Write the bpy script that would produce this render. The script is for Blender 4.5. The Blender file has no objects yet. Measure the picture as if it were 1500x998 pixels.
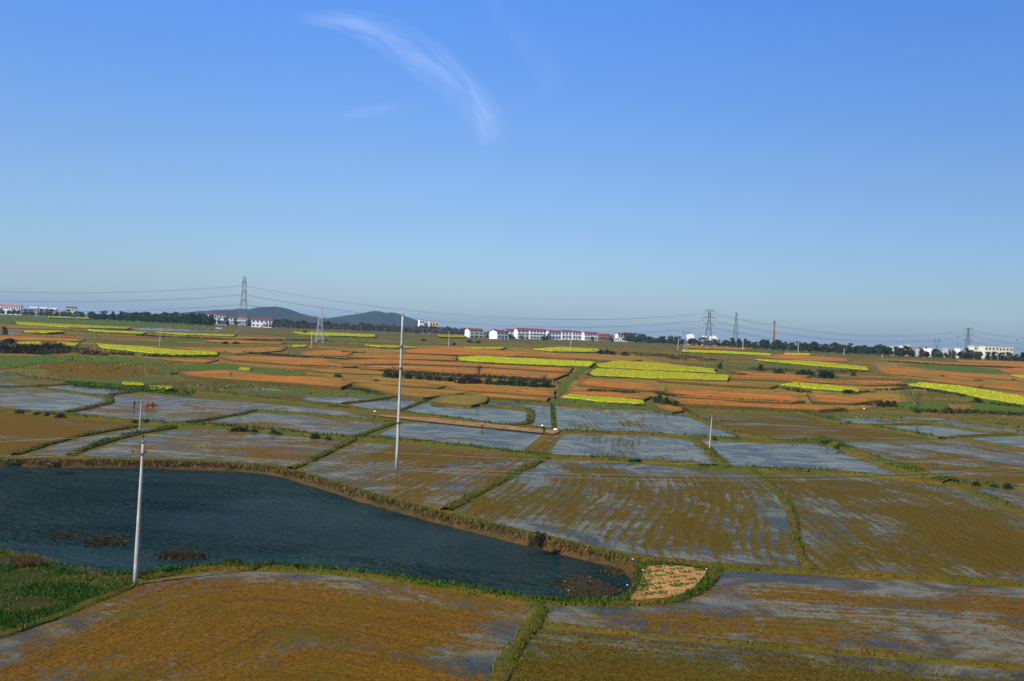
import bpy, math, random
import numpy as np
from mathutils import Vector, Matrix, noise as mnoise
from mathutils.geometry import delaunay_2d_cdt
random.seed(7); rng = np.random.default_rng(7)
R = math.radians
scene = bpy.context.scene
COL = scene.collection

# ------------------------------------------------------------------ camera model (photograph 1500 x 998)
H = 18.0; F = 1500.0; CX, CY = 750.0, 499.0
ROLL = math.atan(0.0437); PITCH = 0.0075
sa, ca, sp, cp = math.sin(ROLL), math.cos(ROLL), math.sin(PITCH), math.cos(PITCH)
VR = Vector((ca, sa*sp, sa*cp)); VU = Vector((-sa, ca*sp, ca*cp)); VF = Vector((0, cp, -sp))

def ray(px, py):
    d = VR*((px-CX)/F) + VU*((CY-py)/F) + VF
    return d/d.y

Y0, Y1, ZT = 262.0, 750.0, 13.0
def terrain(x, y):
    t = min(max((y-Y0)/(Y1-Y0), 0.0), 1.0)
    return ZT*(1-(1-t)**2)
def terrain_np(x, y):
    t = np.clip((np.asarray(y)-Y0)/(Y1-Y0), 0, 1)
    return ZT*(1-(1-t)**2)

def G(px, py, h=0.0):
    """point where the sight line of a photo pixel meets the ground (raised by h)"""
    d = ray(px, py)
    f = lambda y: H + d.z*y - terrain(0, y) - h
    a = 15.0; b = None
    y = a
    while y < 11000:
        if f(y) < 0: b = y; break
        a = y; y *= 1.03
    if b is None: b = a = 11000
    for _ in range(40):
        m = (a+b)/2
        if f(m) < 0: b = m
        else: a = m
    return Vector((d.x*b, b, terrain(0, b)+h))

def P(px, py, dist):
    d = ray(px, py)
    return Vector((d.x*dist, dist, H+d.z*dist))

# ------------------------------------------------------------------ helpers
def tag(o, label=None, cat=None, group=None, kind=None):
    if label: o['label'] = label
    if cat: o['category'] = cat
    if group: o['group'] = group
    if kind: o['kind'] = kind
    return o

def thing(name, loc, label, cat, group=None, rotz=0.0):
    o = bpy.data.objects.new(name, None); COL.objects.link(o)
    o.empty_display_size = 0.5
    o.location = loc; o.rotation_euler = (0, 0, rotz)
    return tag(o, label, cat, group)

def link(name, me, parent=None, mat=None):
    if mat is not None and not me.materials: me.materials.append(mat)
    o = bpy.data.objects.new(name, me); COL.objects.link(o)
    if parent: o.parent = parent
    return o

def copy_tree(o, loc=None, rotz=None, scale=None):
    c = o.copy(); COL.objects.link(c)
    for ch in o.children:
        k = ch.copy(); COL.objects.link(k); k.parent = c
        for g in ch.children:
            q = g.copy(); COL.objects.link(q); q.parent = k
    if loc is not None: c.location = loc
    if rotz is not None: c.rotation_euler = (0, 0, rotz)
    if scale is not None: c.scale = scale if hasattr(scale, '__len__') else (scale,)*3
    return c

class MB:
    def __init__(s): s.v = []; s.f = []; s.m = []
    def add(s, vs, fs, mi=0):
        b = len(s.v); s.v += [tuple(v) for v in vs]
        s.f += [tuple(i+b for i in f) for f in fs]; s.m += [mi]*len(fs)
    def box(s, c, size, mi=0, rz=0.0):
        x, y, z = [k/2 for k in size]
        cr, sr = math.cos(rz), math.sin(rz)
        vs = []
        for dx, dy, dz in ((-x,-y,-z),(x,-y,-z),(x,y,-z),(-x,y,-z),(-x,-y,z),(x,-y,z),(x,y,z),(-x,y,z)):
            vs.append((c[0]+dx*cr-dy*sr, c[1]+dx*sr+dy*cr, c[2]+dz))
        s.add(vs, [(0,3,2,1),(4,5,6,7),(0,1,5,4),(1,2,6,5),(2,3,7,6),(3,0,4,7)], mi)
    def tube(s, pts, rad, n=6, mi=0, cap=True):
        pts = [Vector(p) for p in pts]
        if not hasattr(rad, '__len__'): rad = [rad]*len(pts)
        rings = []
        for i, p in enumerate(pts):
            t = (pts[min(i+1, len(pts)-1)]-pts[max(i-1, 0)]).normalized()
            a = Vector((0,0,1)) if abs(t.z) < .9 else Vector((1,0,0))
            u = t.cross(a).normalized(); w = t.cross(u)
            rings.append([p+(u*math.cos(2*math.pi*k/n)+w*math.sin(2*math.pi*k/n))*rad[i] for k in range(n)])
        vs = [v for r in rings for v in r]; fs = []
        for i in range(len(pts)-1):
            for k in range(n):
                fs.append((i*n+k, i*n+(k+1)%n, (i+1)*n+(k+1)%n, (i+1)*n+k))
        if cap:
            fs.append(tuple(range(n-1, -1, -1))); fs.append(tuple((len(pts)-1)*n+k for k in range(n)))
        s.add(vs, fs, mi)
    def mesh(s, name, mats, smooth=False):
        me = bpy.data.meshes.new(name); me.from_pydata(s.v, [], s.f)
        for m in (mats if isinstance(mats, (list, tuple)) else [mats]): me.materials.append(m)
        me.polygons.foreach_set('material_index', s.m)
        if smooth: me.polygons.foreach_set('use_smooth', [True]*len(s.f))
        me.update(); return me

def fattr(me, name, vals):
    a = me.attributes.new(name, 'FLOAT', 'POINT'); a.data.foreach_set('value', np.asarray(vals, dtype=np.float32))

def resample(pts, step):
    pts = [Vector(p) for p in pts]
    out = [pts[0].copy()]
    for a, b in zip(pts, pts[1:]):
        L = (b-a).length; n = max(1, int(L/step))
        for i in range(1, n+1): out.append(a.lerp(b, i/n))
    return out

def chaikin(pts, it=2, closed=False):
    for _ in range(it):
        out = []
        n = len(pts)
        if not closed: out.append(pts[0])
        for i in range(n if closed else n-1):
            a, b = pts[i], pts[(i+1) % n]
            out += [a*.75+b*.25, a*.25+b*.75]
        if not closed: out.append(pts[-1])
        pts = out
    return pts

def cut_corners(poly, r=2.2):
    out = []; n = len(poly)
    for i in range(n):
        p, a, b = poly[i], poly[i-1], poly[(i+1) % n]
        da, db = a-p, b-p
        if da.normalized().dot(db.normalized()) < -.93 or min(da.length, db.length) < .2: out.append(p); continue
        u, v = p+da*min(.3, r/da.length), p+db*min(.3, r/db.length)
        out += [u, u.lerp(p, .62).lerp(v.lerp(p, .62), .5), v]
    return out

def poly_dist(xy, poly):
    """distance of points to a polygon outline"""
    xy = np.asarray(xy, float); d = np.full(len(xy), 1e9)
    P0 = np.asarray(poly, float); P1 = np.roll(P0, -1, axis=0)
    for a, b in zip(P0, P1):
        ab = b-a; L2 = max((ab**2).sum(), 1e-9)
        t = np.clip(((xy-a)@ab)/L2, 0, 1)
        d = np.minimum(d, np.linalg.norm(xy-(a+t[:, None]*ab), axis=1))
    return d

def inside(xy, poly):
    xy = np.asarray(xy, float); P0 = np.asarray(poly, float); P1 = np.roll(P0, -1, axis=0)
    r = np.zeros(len(xy), bool)
    for (x0, y0), (x1, y1) in zip(P0, P1):
        if y0 == y1: continue
        c = (y0 > xy[:, 1]) != (y1 > xy[:, 1])
        r ^= c & (xy[:, 0] < (x1-x0)*(xy[:, 1]-y0)/(y1-y0)+x0)
    return r

def fill(poly, step):
    """triangulated polygon with inner points: returns xy array, tris, outline xy"""
    out = [Vector((p[0], p[1], 0)) for p in poly]
    out = [Vector((p.x, p.y)) for p in resample(out+[out[0]], step)[:-1]]
    a = np.array([(p.x, p.y) for p in out])
    lo, hi = a.min(0), a.max(0)
    gx, gy = np.arange(lo[0], hi[0], step), np.arange(lo[1], hi[1], step)
    g = np.stack(np.meshgrid(gx, gy), -1).reshape(-1, 2)
    g = g + rng.uniform(-.2, .2, g.shape)*step
    if len(g):
        g = g[inside(g, a)]
    if len(g):
        g = g[poly_dist(g, a) > step*.45]
    vs = out+[Vector(p) for p in g]
    v, e, f, *_ = delaunay_2d_cdt(vs, [], [list(range(len(out)))], 1, 1e-4)
    return np.array([(p.x, p.y) for p in v]), [tuple(t) for t in f], a

# ------------------------------------------------------------------ materials
class NT:
    def __init__(s, name):
        s.mat = bpy.data.materials.new(name); s.mat.use_nodes = True
        s.t = s.mat.node_tree; s.t.nodes.clear()
        s.out = s.n('ShaderNodeOutputMaterial')
    def n(s, typ, **kw):
        nd = s.t.nodes.new(typ)
        for k, v in kw.items():
            if k == 'inp':
                for a, b in v.items(): s.set(nd, a, b)
            else: setattr(nd, k, v)
        return nd
    def set(s, nd, k, v):
        i = nd.inputs[k]
        if hasattr(v, 'is_output') or isinstance(v, bpy.types.NodeSocket): s.t.links.new(v, i)
        else: i.default_value = v
    def math(s, op, a, b=None, c=None, clamp=False):
        nd = s.n('ShaderNodeMath', operation=op, use_clamp=clamp)
        s.set(nd, 0, a)
        if b is not None: s.set(nd, 1, b)
        if c is not None: s.set(nd, 2, c)
        return nd.outputs[0]
    def mix(s, f, a, b):
        nd = s.n('ShaderNodeMix', data_type='RGBA')
        s.set(nd, 0, f); s.set(nd, 6, (*a, 1) if isinstance(a, tuple) else a); s.set(nd, 7, (*b, 1) if isinstance(b, tuple) else b)
        return nd.outputs[2]
    def step(s, x, lo, hi):
        nd = s.n('ShaderNodeMapRange', interpolation_type='SMOOTHSTEP', clamp=True)
        s.set(nd, 0, x); s.set(nd, 1, lo); s.set(nd, 2, hi)
        return nd.outputs[0]
    def noise(s, vec, scale, detail=3, rough=.55, dist=0.0):
        nd = s.n('ShaderNodeTexNoise'); s.set(nd, 'Vector', vec)
        s.set(nd, 'Scale', scale); s.set(nd, 'Detail', detail); s.set(nd, 'Roughness', rough); s.set(nd, 'Distortion', dist)
        return nd.outputs['Fac']
    def pos(s): return s.n('ShaderNodeNewGeometry').outputs['Position']
    def attr(s, name): return s.n('ShaderNodeAttribute', attribute_name=name).outputs['Fac']
    def vmul(s, v, k):
        nd = s.n('ShaderNodeVectorMath', operation='MULTIPLY'); s.set(nd, 0, v); s.set(nd, 1, k); return nd.outputs[0]
    def comb(s, x, y, z):
        nd = s.n('ShaderNodeCombineXYZ'); s.set(nd, 0, x); s.set(nd, 1, y); s.set(nd, 2, z); return nd.outputs[0]
    def bsdf(s, col, rough=.9, spec=.2, normal=None, ior=None):
        nd = s.n('ShaderNodeBsdfPrincipled')
        s.set(nd, 'Base Color', (*col, 1) if isinstance(col, tuple) else col); s.set(nd, 'Roughness', rough)
        s.set(nd, 'Specular IOR Level', spec)
        if normal is not None: s.set(nd, 'Normal', normal)
        if ior: s.set(nd, 'IOR', ior)
        return nd.outputs[0]
    def bump(s, h, strength, dist):
        nd = s.n('ShaderNodeBump'); s.set(nd, 'Height', h); s.set(nd, 'Strength', strength); s.set(nd, 'Distance', dist)
        return nd.outputs[0]
    def done(s, sh):
        s.t.links.new(sh, s.out.inputs[0]); return s.mat

def plain(name, col, rough=.8, spec=.3, var=.25, scale=2.0):
    t = NT(name); p = t.n('ShaderNodeTexCoord').outputs['Object']
    n = t.noise(p, scale, 4)
    lo = tuple(c*(1-var) for c in col); hi = tuple(min(1, c*(1+var)) for c in col)
    return t.done(t.bsdf(t.mix(t.step(n, .3, .7), lo, hi), rough, spec))

def water_mix(t, base, rough, normal, cap, floor=.0):
    """turbid water: the body colour under a reflecting surface"""
    d = t.bsdf(base, .8, 0, normal)
    g = t.n('ShaderNodeBsdfGlossy'); t.set(g, 'Color', (1, 1, 1, 1)); t.set(g, 'Roughness', rough); t.set(g, 'Normal', normal)
    fr = t.n('ShaderNodeFresnel'); t.set(fr, 'IOR', 1.33); t.set(fr, 'Normal', normal)
    mx = t.n('ShaderNodeMixShader'); t.set(mx, 0, t.math('MULTIPLY_ADD', fr.outputs[0], cap, floor)); t.set(mx, 1, d); t.set(mx, 2, g.outputs[0])
    return mx.outputs[0]

def mat_paddy():
    t = NT('paddy_mud'); p = t.pos()
    row, edge, wet, seed, tint, amp = [t.attr(k) for k in ('rowc', 'edge', 'wet', 'seed', 'tint', 'amp')]
    sx = t.n('ShaderNodeSeparateXYZ'); t.set(sx, 0, p)
    ps = t.n('ShaderNodeVectorMath', operation='ADD'); t.set(ps, 0, p); t.set(ps, 1, t.comb(0, 0, seed)); ps = ps.outputs[0]
    big = t.noise(ps, .05, 4, .6, .8)
    wob = t.math('MULTIPLY', t.math('SUBTRACT', t.noise(ps, .10, 3), .5), 1.3)
    rw = t.math('ADD', row, wob)
    streak = t.noise(t.comb(t.math('MULTIPLY', rw, 2.6), t.math('MULTIPLY', sx.outputs[0], .10), t.math('MULTIPLY_ADD', sx.outputs[1], .10, seed)), 1.0, 5, .68)
    broad = t.noise(t.comb(t.math('MULTIPLY', rw, .2), t.math('MULTIPLY', sx.outputs[0], .03), t.math('MULTIPLY_ADD', sx.outputs[1], .03, seed)), 1.0, 4, .65)
    sine = t.math('SINE', t.math('MULTIPLY', rw, 5.4))
    fine = t.noise(ps, 1.5, 6, .78)
    v = t.math('MULTIPLY', big, .55)
    v = t.math('MULTIPLY_ADD', broad, .55, v)
    v = t.math('MULTIPLY_ADD', streak, t.math('MULTIPLY_ADD', amp, .45, .15), v)
    v = t.math('MULTIPLY_ADD', fine, .70, v)
    v = t.math('MULTIPLY_ADD', sine, t.math('MULTIPLY', amp, .03), v)
    v = t.math('SUBTRACT', v, t.math('MULTIPLY', amp, .225))
    em = t.math('SUBTRACT', 1.0, t.step(edge, .6, 7.0))
    v = t.math('MULTIPLY_ADD', em, t.attr('rim'), v)
    thr = t.math('MULTIPLY_ADD', t.math('SUBTRACT', .5, wet), .60, t.math('MULTIPLY_ADD', amp, .035, .985))
    m = t.step(t.math('SUBTRACT', v, thr), -.075, .075)
    # mud
    cl = t.noise(ps, 5.0, 6, .8); c2 = t.noise(ps, .22, 4, .6)
    mudA = t.mix(t.step(cl, .3, .7), (.046, .022, .001), (.245, .118, .005))
    mudB = t.mix(t.step(cl, .3, .7), (.020, .018, .001), (.150, .103, .005))
    mud = t.mix(tint, mudA, mudB)
    mud = t.mix(t.math('MULTIPLY', t.step(c2, .45, .7), .5), mud, (.07, .072, .005))
    mud = t.mix(t.math('MULTIPLY', t.step(streak, .48, .66), .55), mud, (.075, .028, .005))
    hb = t.math('MULTIPLY_ADD', sine, t.math('MULTIPLY', amp, .25), cl)
    s1 = t.bsdf(mud, .88, .05, t.bump(hb, .7, .11))
    turb = t.mix(t.step(t.noise(ps, .11, 5, .62, 1.8), .40, .62), (.038, .040, .024), (.15, .135, .072))
    rip = t.noise(t.vmul(p, (1, 1, 1)), 2.2, 2)
    s2 = water_mix(t, turb, .09, t.bump(rip, .15, .012), .40)
    mx = t.n('ShaderNodeMixShader'); t.set(mx, 0, m); t.set(mx, 1, s1); t.set(mx, 2, s2)
    return t.done(mx.outputs[0])

def mat_soil():
    t = NT('red_soil'); p = t.pos()
    row, seed, tint, edge = [t.attr(k) for k in ('rowc', 'seed', 'tint', 'edge')]
    ps = t.n('ShaderNodeVectorMath', operation='ADD'); t.set(ps, 0, p); t.set(ps, 1, t.comb(0, 0, seed)); ps = ps.outputs[0]
    sx = t.n('ShaderNodeSeparateXYZ'); t.set(sx, 0, p)
    st = t.noise(t.comb(t.math('MULTIPLY', row, .55), t.math('MULTIPLY', sx.outputs[0], .03), seed), 1.0, 4, .65)
    cl = t.noise(ps, 1.1, 6, .75); bg = t.noise(ps, .07, 3)
    a = t.mix(t.step(cl, .3, .7), (.27, .075, .008), (.66, .20, .020))
    b = t.mix(t.step(cl, .3, .7), (.13, .088, .010), (.34, .215, .026))
    c = t.mix(tint, a, b)
    c = t.mix(t.math('MULTIPLY', t.step(st, .48, .62), .75), c, (.15, .075, .014))
    c = t.mix(t.math('MULTIPLY', t.step(t.math('MULTIPLY_ADD', cl, .25, bg), .61, .71), .5), c, (.14, .12, .012))
    gr = t.math('MULTIPLY', t.math('SUBTRACT', 1, t.step(edge, .3, 3.0)), t.step(cl, .4, .6))
    c = t.mix(gr, c, (.085, .08, .014))
    return t.done(t.bsdf(c, .95, .1, t.bump(cl, .8, .25)))

def mat_grass(name, a, b, c, sc=1.0, soil=False):
    t = NT(name); p = t.pos()
    n1 = t.noise(p, .045*sc, 4, .6); n2 = t.noise(p, .7*sc, 5, .7); n3 = t.noise(p, 2.6*sc, 4, .7)
    st = t.noise(t.vmul(p, (.012*sc, .11*sc, .11*sc)), 1, 4, .65)
    col = t.mix(t.step(n3, .3, .7), tuple(k*.5 for k in a), a)
    col = t.mix(t.step(n1, .42, .62), col, t.mix(t.step(n2, .3, .7), tuple(k*.5 for k in b), b))
    col = t.mix(t.math('MULTIPLY', t.step(st, .5, .62), .75), col, t.mix(t.step(n2, .3, .7), tuple(k*.55 for k in c), c))
    if soil:
        s2 = t.noise(t.vmul(p, (.006, .085, .085)), 1, 5, .68); sy = t.n('ShaderNodeSeparateXYZ'); t.set(sy, 0, p)
        zone = t.math('MULTIPLY', t.step(sy.outputs[1], 262, 330), t.math('SUBTRACT', 1, t.step(sy.outputs[1], 560, 700)))
        f = t.math('MULTIPLY', t.math('MULTIPLY', t.step(s2, .53, .57), zone), t.math('MULTIPLY_ADD', n2, .5, .55), clamp=True)
        col = t.mix(f, col, t.mix(t.step(n3, .3, .7), (.22, .075, .012), (.46, .17, .03)))
    return t.done(t.bsdf(col, .95, .1, t.bump(n3, .8, .2)))

def mat_blades(name, cols, trans=.25):
    """foliage: colour by per-leaf random attribute"""
    t = NT(name); r = t.attr('rnd')
    oi = t.n('ShaderNodeObjectInfo').outputs['Random']
    cr = t.n('ShaderNodeValToRGB'); t.set(cr, 0, r)
    el = cr.color_ramp.elements
    el[0].color = (*cols[0], 1); el[1].color = (*cols[-1], 1)
    for i, c in enumerate(cols[1:-1]):
        e = el.new((i+1)/(len(cols)-1)); e.color = (*c, 1)
    hv = t.n('ShaderNodeHueSaturation'); t.set(hv, 'Color', cr.outputs[0])
    t.set(hv, 'Value', t.math('MULTIPLY_ADD', oi, .7, .65)); t.set(hv, 'Hue', t.math('MULTIPLY_ADD', oi, .05, .475))
    b = t.bsdf(hv.outputs[0], .7, .15)
    tr = t.n('ShaderNodeBsdfTranslucent'); t.set(tr, 0, hv.outputs[0])
    mx = t.n('ShaderNodeMixShader'); t.set(mx, 0, trans); t.set(mx, 1, b); t.set(mx, 2, tr.outputs[0])
    return t.done(mx.outputs[0])

def mat_pond():
    t = NT('pond_water'); p = t.pos()
    w1 = t.noise(t.vmul(p, (.55, 1.0, 1)), 1.5, 3, .55, .4)
    w2 = t.noise(t.vmul(p, (.5, 1.0, 1)), 4.0, 2, .5)
    calm = t.step(t.noise(t.vmul(p, (.02, .06, 1)), 1, 3), .36, .58)
    h = t.math('MULTIPLY', t.math('MULTIPLY_ADD', w2, .5, w1), t.math('MULTIPLY_ADD', calm, .8, .2))
    col = t.mix(t.step(t.noise(p, .05, 3), .35, .65), (.007, .021, .019), (.015, .037, .032))
    return t.done(water_mix(t, col, .05, t.bump(h, 1.0, 1.5), .36))

def mat_still():
    t = NT('still_water'); p = t.pos()
    return t.done(water_mix(t, (.012, .02, .022), .04, t.bump(t.noise(p, 3, 2), .08, .01), .6))

def mat_rape():
    t = NT('rape_flowers'); p = t.pos()
    n = t.noise(p, 1.5, 5, .75); b = t.noise(p, .15, 3)
    c = t.mix(t.step(n, .38, .62), (.13, .19, .007), (.66, .53, .004))
    c = t.mix(t.math('MULTIPLY', t.step(b, .45, .68), .65), c, (.26, .29, .010))
    return t.done(t.bsdf(c, .9, .1, t.bump(n, 1, .3)))

def mat_concrete():
    t = NT('concrete_pole_grey'); p = t.n('ShaderNodeTexCoord').outputs['Object']
    n = t.noise(t.vmul(p, (3, 3, .5)), 1.5, 5, .7); n2 = t.noise(p, 9, 3)
    c = t.mix(t.step(n, .3, .7), (.34, .325, .28), (.52, .50, .44))
    c = t.mix(t.math('MULTIPLY', t.step(n2, .55, .7), .35), c, (.3, .28, .23))
    return t.done(t.bsdf(c, .85, .2, t.bump(n2, .2, .02)))

M = {}
M['paddy'] = mat_paddy(); M['soil'] = mat_soil()
M['ground'] = mat_grass('rough_grassland', (.105, .11, .010), (.185, .11, .015), (.10, .135, .011), 1.0, True)
M['bundmat'] = mat_grass('bund_earth', (.115, .105, .007), (.18, .105, .012), (.085, .11, .006), 4)
M['bank'] = mat_grass('bank_scrub_earth', (.085, .07, .012), (.14, .072, .016), (.07, .078, .010), 3)
M['greenfield'] = mat_grass('green_field', (.085, .14, .007), (.125, .13, .010), (.065, .125, .006), 1.6)
M['lush'] = mat_grass('lush_bank', (.05, .075, .008), (.07, .06, .012), (.03, .05, .006), 5)
M['pond'] = mat_pond(); M['still'] = mat_still(); M['rape'] = mat_rape()
M['rapeleaf'] = mat_blades('rape_leaves', [(.03, .055, .008), (.06, .10, .012), (.10, .13, .015)])
M['rapebloom'] = mat_blades('rape_bloom', [(.13, .18, .008), (.42, .38, .006), (.72, .58, .006)])
M['grass'] = mat_blades('grass_blades', [(.035, .06, .004), (.075, .12, .006), (.14, .16, .010), (.22, .18, .025)])
M['greens'] = mat_blades('green_weeds', [(.010, .035, .002), (.026, .08, .004), (.06, .13, .006)])
M['dry'] = mat_blades('dry_weeds', [(.07, .04, .014), (.16, .10, .03), (.26, .18, .06)])
M['scrub'] = mat_blades('dark_scrub', [(.015, .014, .004), (.035, .034, .008), (.06, .05, .012), (.09, .05, .016)])
M['leafdark'] = mat_blades('dark_leaves', [(.016, .03, .007), (.034, .06, .014), (.065, .095, .02)])
M['leafmid'] = mat_blades('mid_leaves', [(.02, .035, .007), (.045, .07, .013), (.085, .10, .02)])
M['twig'] = mat_blades('bare_twigs', [(.07, .055, .04), (.13, .11, .085), (.19, .165, .13)])
M['bark'] = plain('bark', (.09, .07, .05))
M['concrete'] = mat_concrete()
M['steel'] = plain('galvanised_steel', (.20, .21, .22), .5, .5)
M['steellight'] = plain('pale_galvanised_steel', (.42, .45, .46), .5, .5)
M['steeldark'] = plain('dark_weathered_steel', (.10, .105, .115), .6, .4)
M['rust'] = plain('rusty_iron', (.16, .07, .035))
M['porcelain'] = plain('insulator_porcelain', (.12, .07, .05), .2, .5)
M['cable'] = plain('pale_cable', (.44, .38, .23), .6, .3)
M['hvcable'] = plain('aluminium_conductor', (.17, .18, .2), .5, .4)
M['white'] = plain('whitewashed_wall', (.80, .79, .76), .9, .2, .06, .4)
M['cream'] = plain('cream_wall', (.72, .62, .38), .9, .2, .08, .4)
M['paleyellow'] = plain('pale_yellow_wall', (.74, .68, .42), .9, .2, .08, .4)
M['brickred'] = plain('red_brick_wall', (.36, .15, .09), .9, .2, .2, 1.2)
M['greywall'] = plain('grey_render_wall', (.38, .36, .35), .9, .2, .15, .5)
M['tile'] = plain('dark_red_roof_tiles', (.19, .045, .04), .8, .2, .3, 1.5)
M['tileorange'] = plain('orange_roof_tiles', (.40, .14, .07), .8, .2, .3, 1.5)
M['slab'] = plain('concrete_roof_slab', (.55, .53, .5), .9, .2, .1)
M['glass'] = plain('dark_window_glass', (.035, .04, .05), .15, .5)
M['door'] = plain('painted_door', (.12, .07, .05))
M['chimbrick'] = plain('chimney_brick', (.30, .115, .07), .9, .2, .25, .6)
M['sand'] = plain('sandy_bed_soil', (.37, .19, .055), .95, .1, .35, 1.2)
M['track'] = plain('dry_track_earth', (.25, .14, .045), .95, .1, .35, .5)
M['skin'] = plain('skin', (.36, .2, .12), .6, .3, .1)
M['shirtdark'] = plain('dark_shirt', (.04, .018, .02)); M['shirtpink'] = plain('pink_jacket', (.55, .2, .28)); M['navy'] = plain('navy_jacket', (.03, .03, .06))
M['trouser'] = plain('dark_trousers', (.02, .02, .03)); M['hatwhite'] = plain('white_straw_hat', (.8, .77, .68)); M['hair'] = plain('black_hair', (.012, .01, .01))
M['oxhide'] = plain('reddish_brown_hide', (.22, .062, .016), .7, .2, .3, 3); M['horn'] = plain('horn', (.12, .1, .08), .5)
M['khaki'] = plain('khaki_jacket', (.3, .24, .08))
M['litter'] = plain('white_plastic', (.8, .8, .8), .5)
M['hill'] = mat_grass('wooded_hill', (.012, .026, .014), (.018, .030, .016), (.03, .03, .016), .25)
M['lake'] = mat_still()

def struct(name, me, mat=None, parent=None):
    o = link(name, me, parent, mat)
    if parent is None: o['kind'] = 'structure'
    return o

# ------------------------------------------------------------------ pond outline
POND_FAR = [(-350,664),(-150,668),(0,672),(60,674),(140,675),(220,676),(300,678),(360,681),(400,685),(430,691),(480,706),(560,730),(600,740),(650,754),(720,770),(800,789),(870,806),(925,819)]
POND_NEAR = [(940,829),(943,846),(934,867),(914,881),(880,883),(830,883),(780,880),(700,866),(600,850),(540,842),(480,835),(400,830),(330,830),(275,833),(240,838),(205,845),(150,842),(100,833),(50,818),(0,808),(-100,792),(-350,775)]
pond_loop = [G(x, y) for x, y in POND_FAR+POND_NEAR]
pond_loop = chaikin(pond_loop, 1, True)
pond_loop = resample(pond_loop+[pond_loop[0]], 1.5)[:-1]
for i, p in enumerate(pond_loop):
    p.x += .25*mnoise.noise(Vector((p.x*.35, p.y*.35, 3))); p.y += .35*mnoise.noise(Vector((p.x*.35, p.y*.35, 9)))
pond_xy = np.array([(p.x, p.y) for p in pond_loop])
WATER = -.78

def build_ground():
    xs = np.concatenate([-np.geomspace(220, 13000, 22)[::-1], np.arange(-210, 215, 10), np.geomspace(220, 13000, 22)])
    ys = np.concatenate([[-900, -300, -100, -30], np.arange(0, 800, 10), np.geomspace(800, 12500, 24)])
    g = np.stack(np.meshgrid(xs, ys), -1).reshape(-1, 2)
    k = ~inside(g, pond_xy); g = g[k]
    near = (np.abs(g[:, 0]) < 120) & (g[:, 1] < 200)
    d = np.full(len(g), 99.0); d[near] = poly_dist(g[near], pond_xy); g = g[d > 1.0]
    n = len(pond_xy)
    vs = [Vector(p) for p in pond_xy]+[Vector(p) for p in g]
    v, e, f, *_ = delaunay_2d_cdt(vs, [(i, (i+1) % n) for i in range(n)], [], 0, 1e-4)
    xy = np.array([(p.x, p.y) for p in v]); tr = np.array([t for t in f if len(t) == 3])
    cen = xy[tr].mean(1); tr = tr[~inside(cen, pond_xy)]
    z = terrain_np(xy[:, 0], xy[:, 1])
    me = bpy.data.meshes.new('ground')
    me.from_pydata(np.column_stack([xy, z]).tolist(), [], tr.tolist())
    # triangles up
    struct('ground', me, M['ground'])
build_ground()

def offset_loop(xy, d):
    """moves a counter-clockwise or clockwise loop inwards by d"""
    nx = np.roll(xy, -1, 0)-np.roll(xy, 1, 0)
    nrm = np.stack([nx[:, 1], -nx[:, 0]], 1); nrm /= np.maximum(np.linalg.norm(nrm, axis=1)[:, None], 1e-6)
    area = .5*np.sum(xy[:, 0]*np.roll(xy[:, 1], -1)-xy[:, 1]*np.roll(xy[:, 0], -1))
    if area > 0: nrm = -nrm
    return xy+nrm*d

def build_pond():
    n = len(pond_xy); rings = []
    prof = [(-.6, .0), (-.25, .14), (.12, .12), (.35, -.2), (.75, -.55), (1.2, -1.15)]
    vs = []
    for k, (d, z) in enumerate(prof):
        r = offset_loop(pond_xy, d)
        for i, (x, y) in enumerate(r):
            j = mnoise.noise(Vector((x*.9, y*.9, k)))
            vs.append((x+.15*j, y+.15*j, z+(.12*mnoise.noise(Vector((x*1.3, y*1.3, 5+k))) if 0 < k < 5 else 0)))
    fs = []
    for k in range(len(prof)-1):
        for i in range(n):
            a, b = k*n+i, k*n+(i+1) % n
            fs.append((a, b, b+n, a+n))
    me = bpy.data.meshes.new('pond_bank'); me.from_pydata(vs, [], fs)
    struct('pond_bank', me, mat_grass('pond_bank_earth', (.10, .07, .018), (.15, .075, .022), (.06, .04, .012), 6))
    xy, f, _ = fill(offset_loop(pond_xy, .5)[::3], 6.0)
    me = bpy.data.meshes.new('pond_water'); me.from_pydata(np.column_stack([xy, np.full(len(xy), WATER)]).tolist(), [], f)
    struct('pond_water', me, M['pond'])
build_pond()

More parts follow.
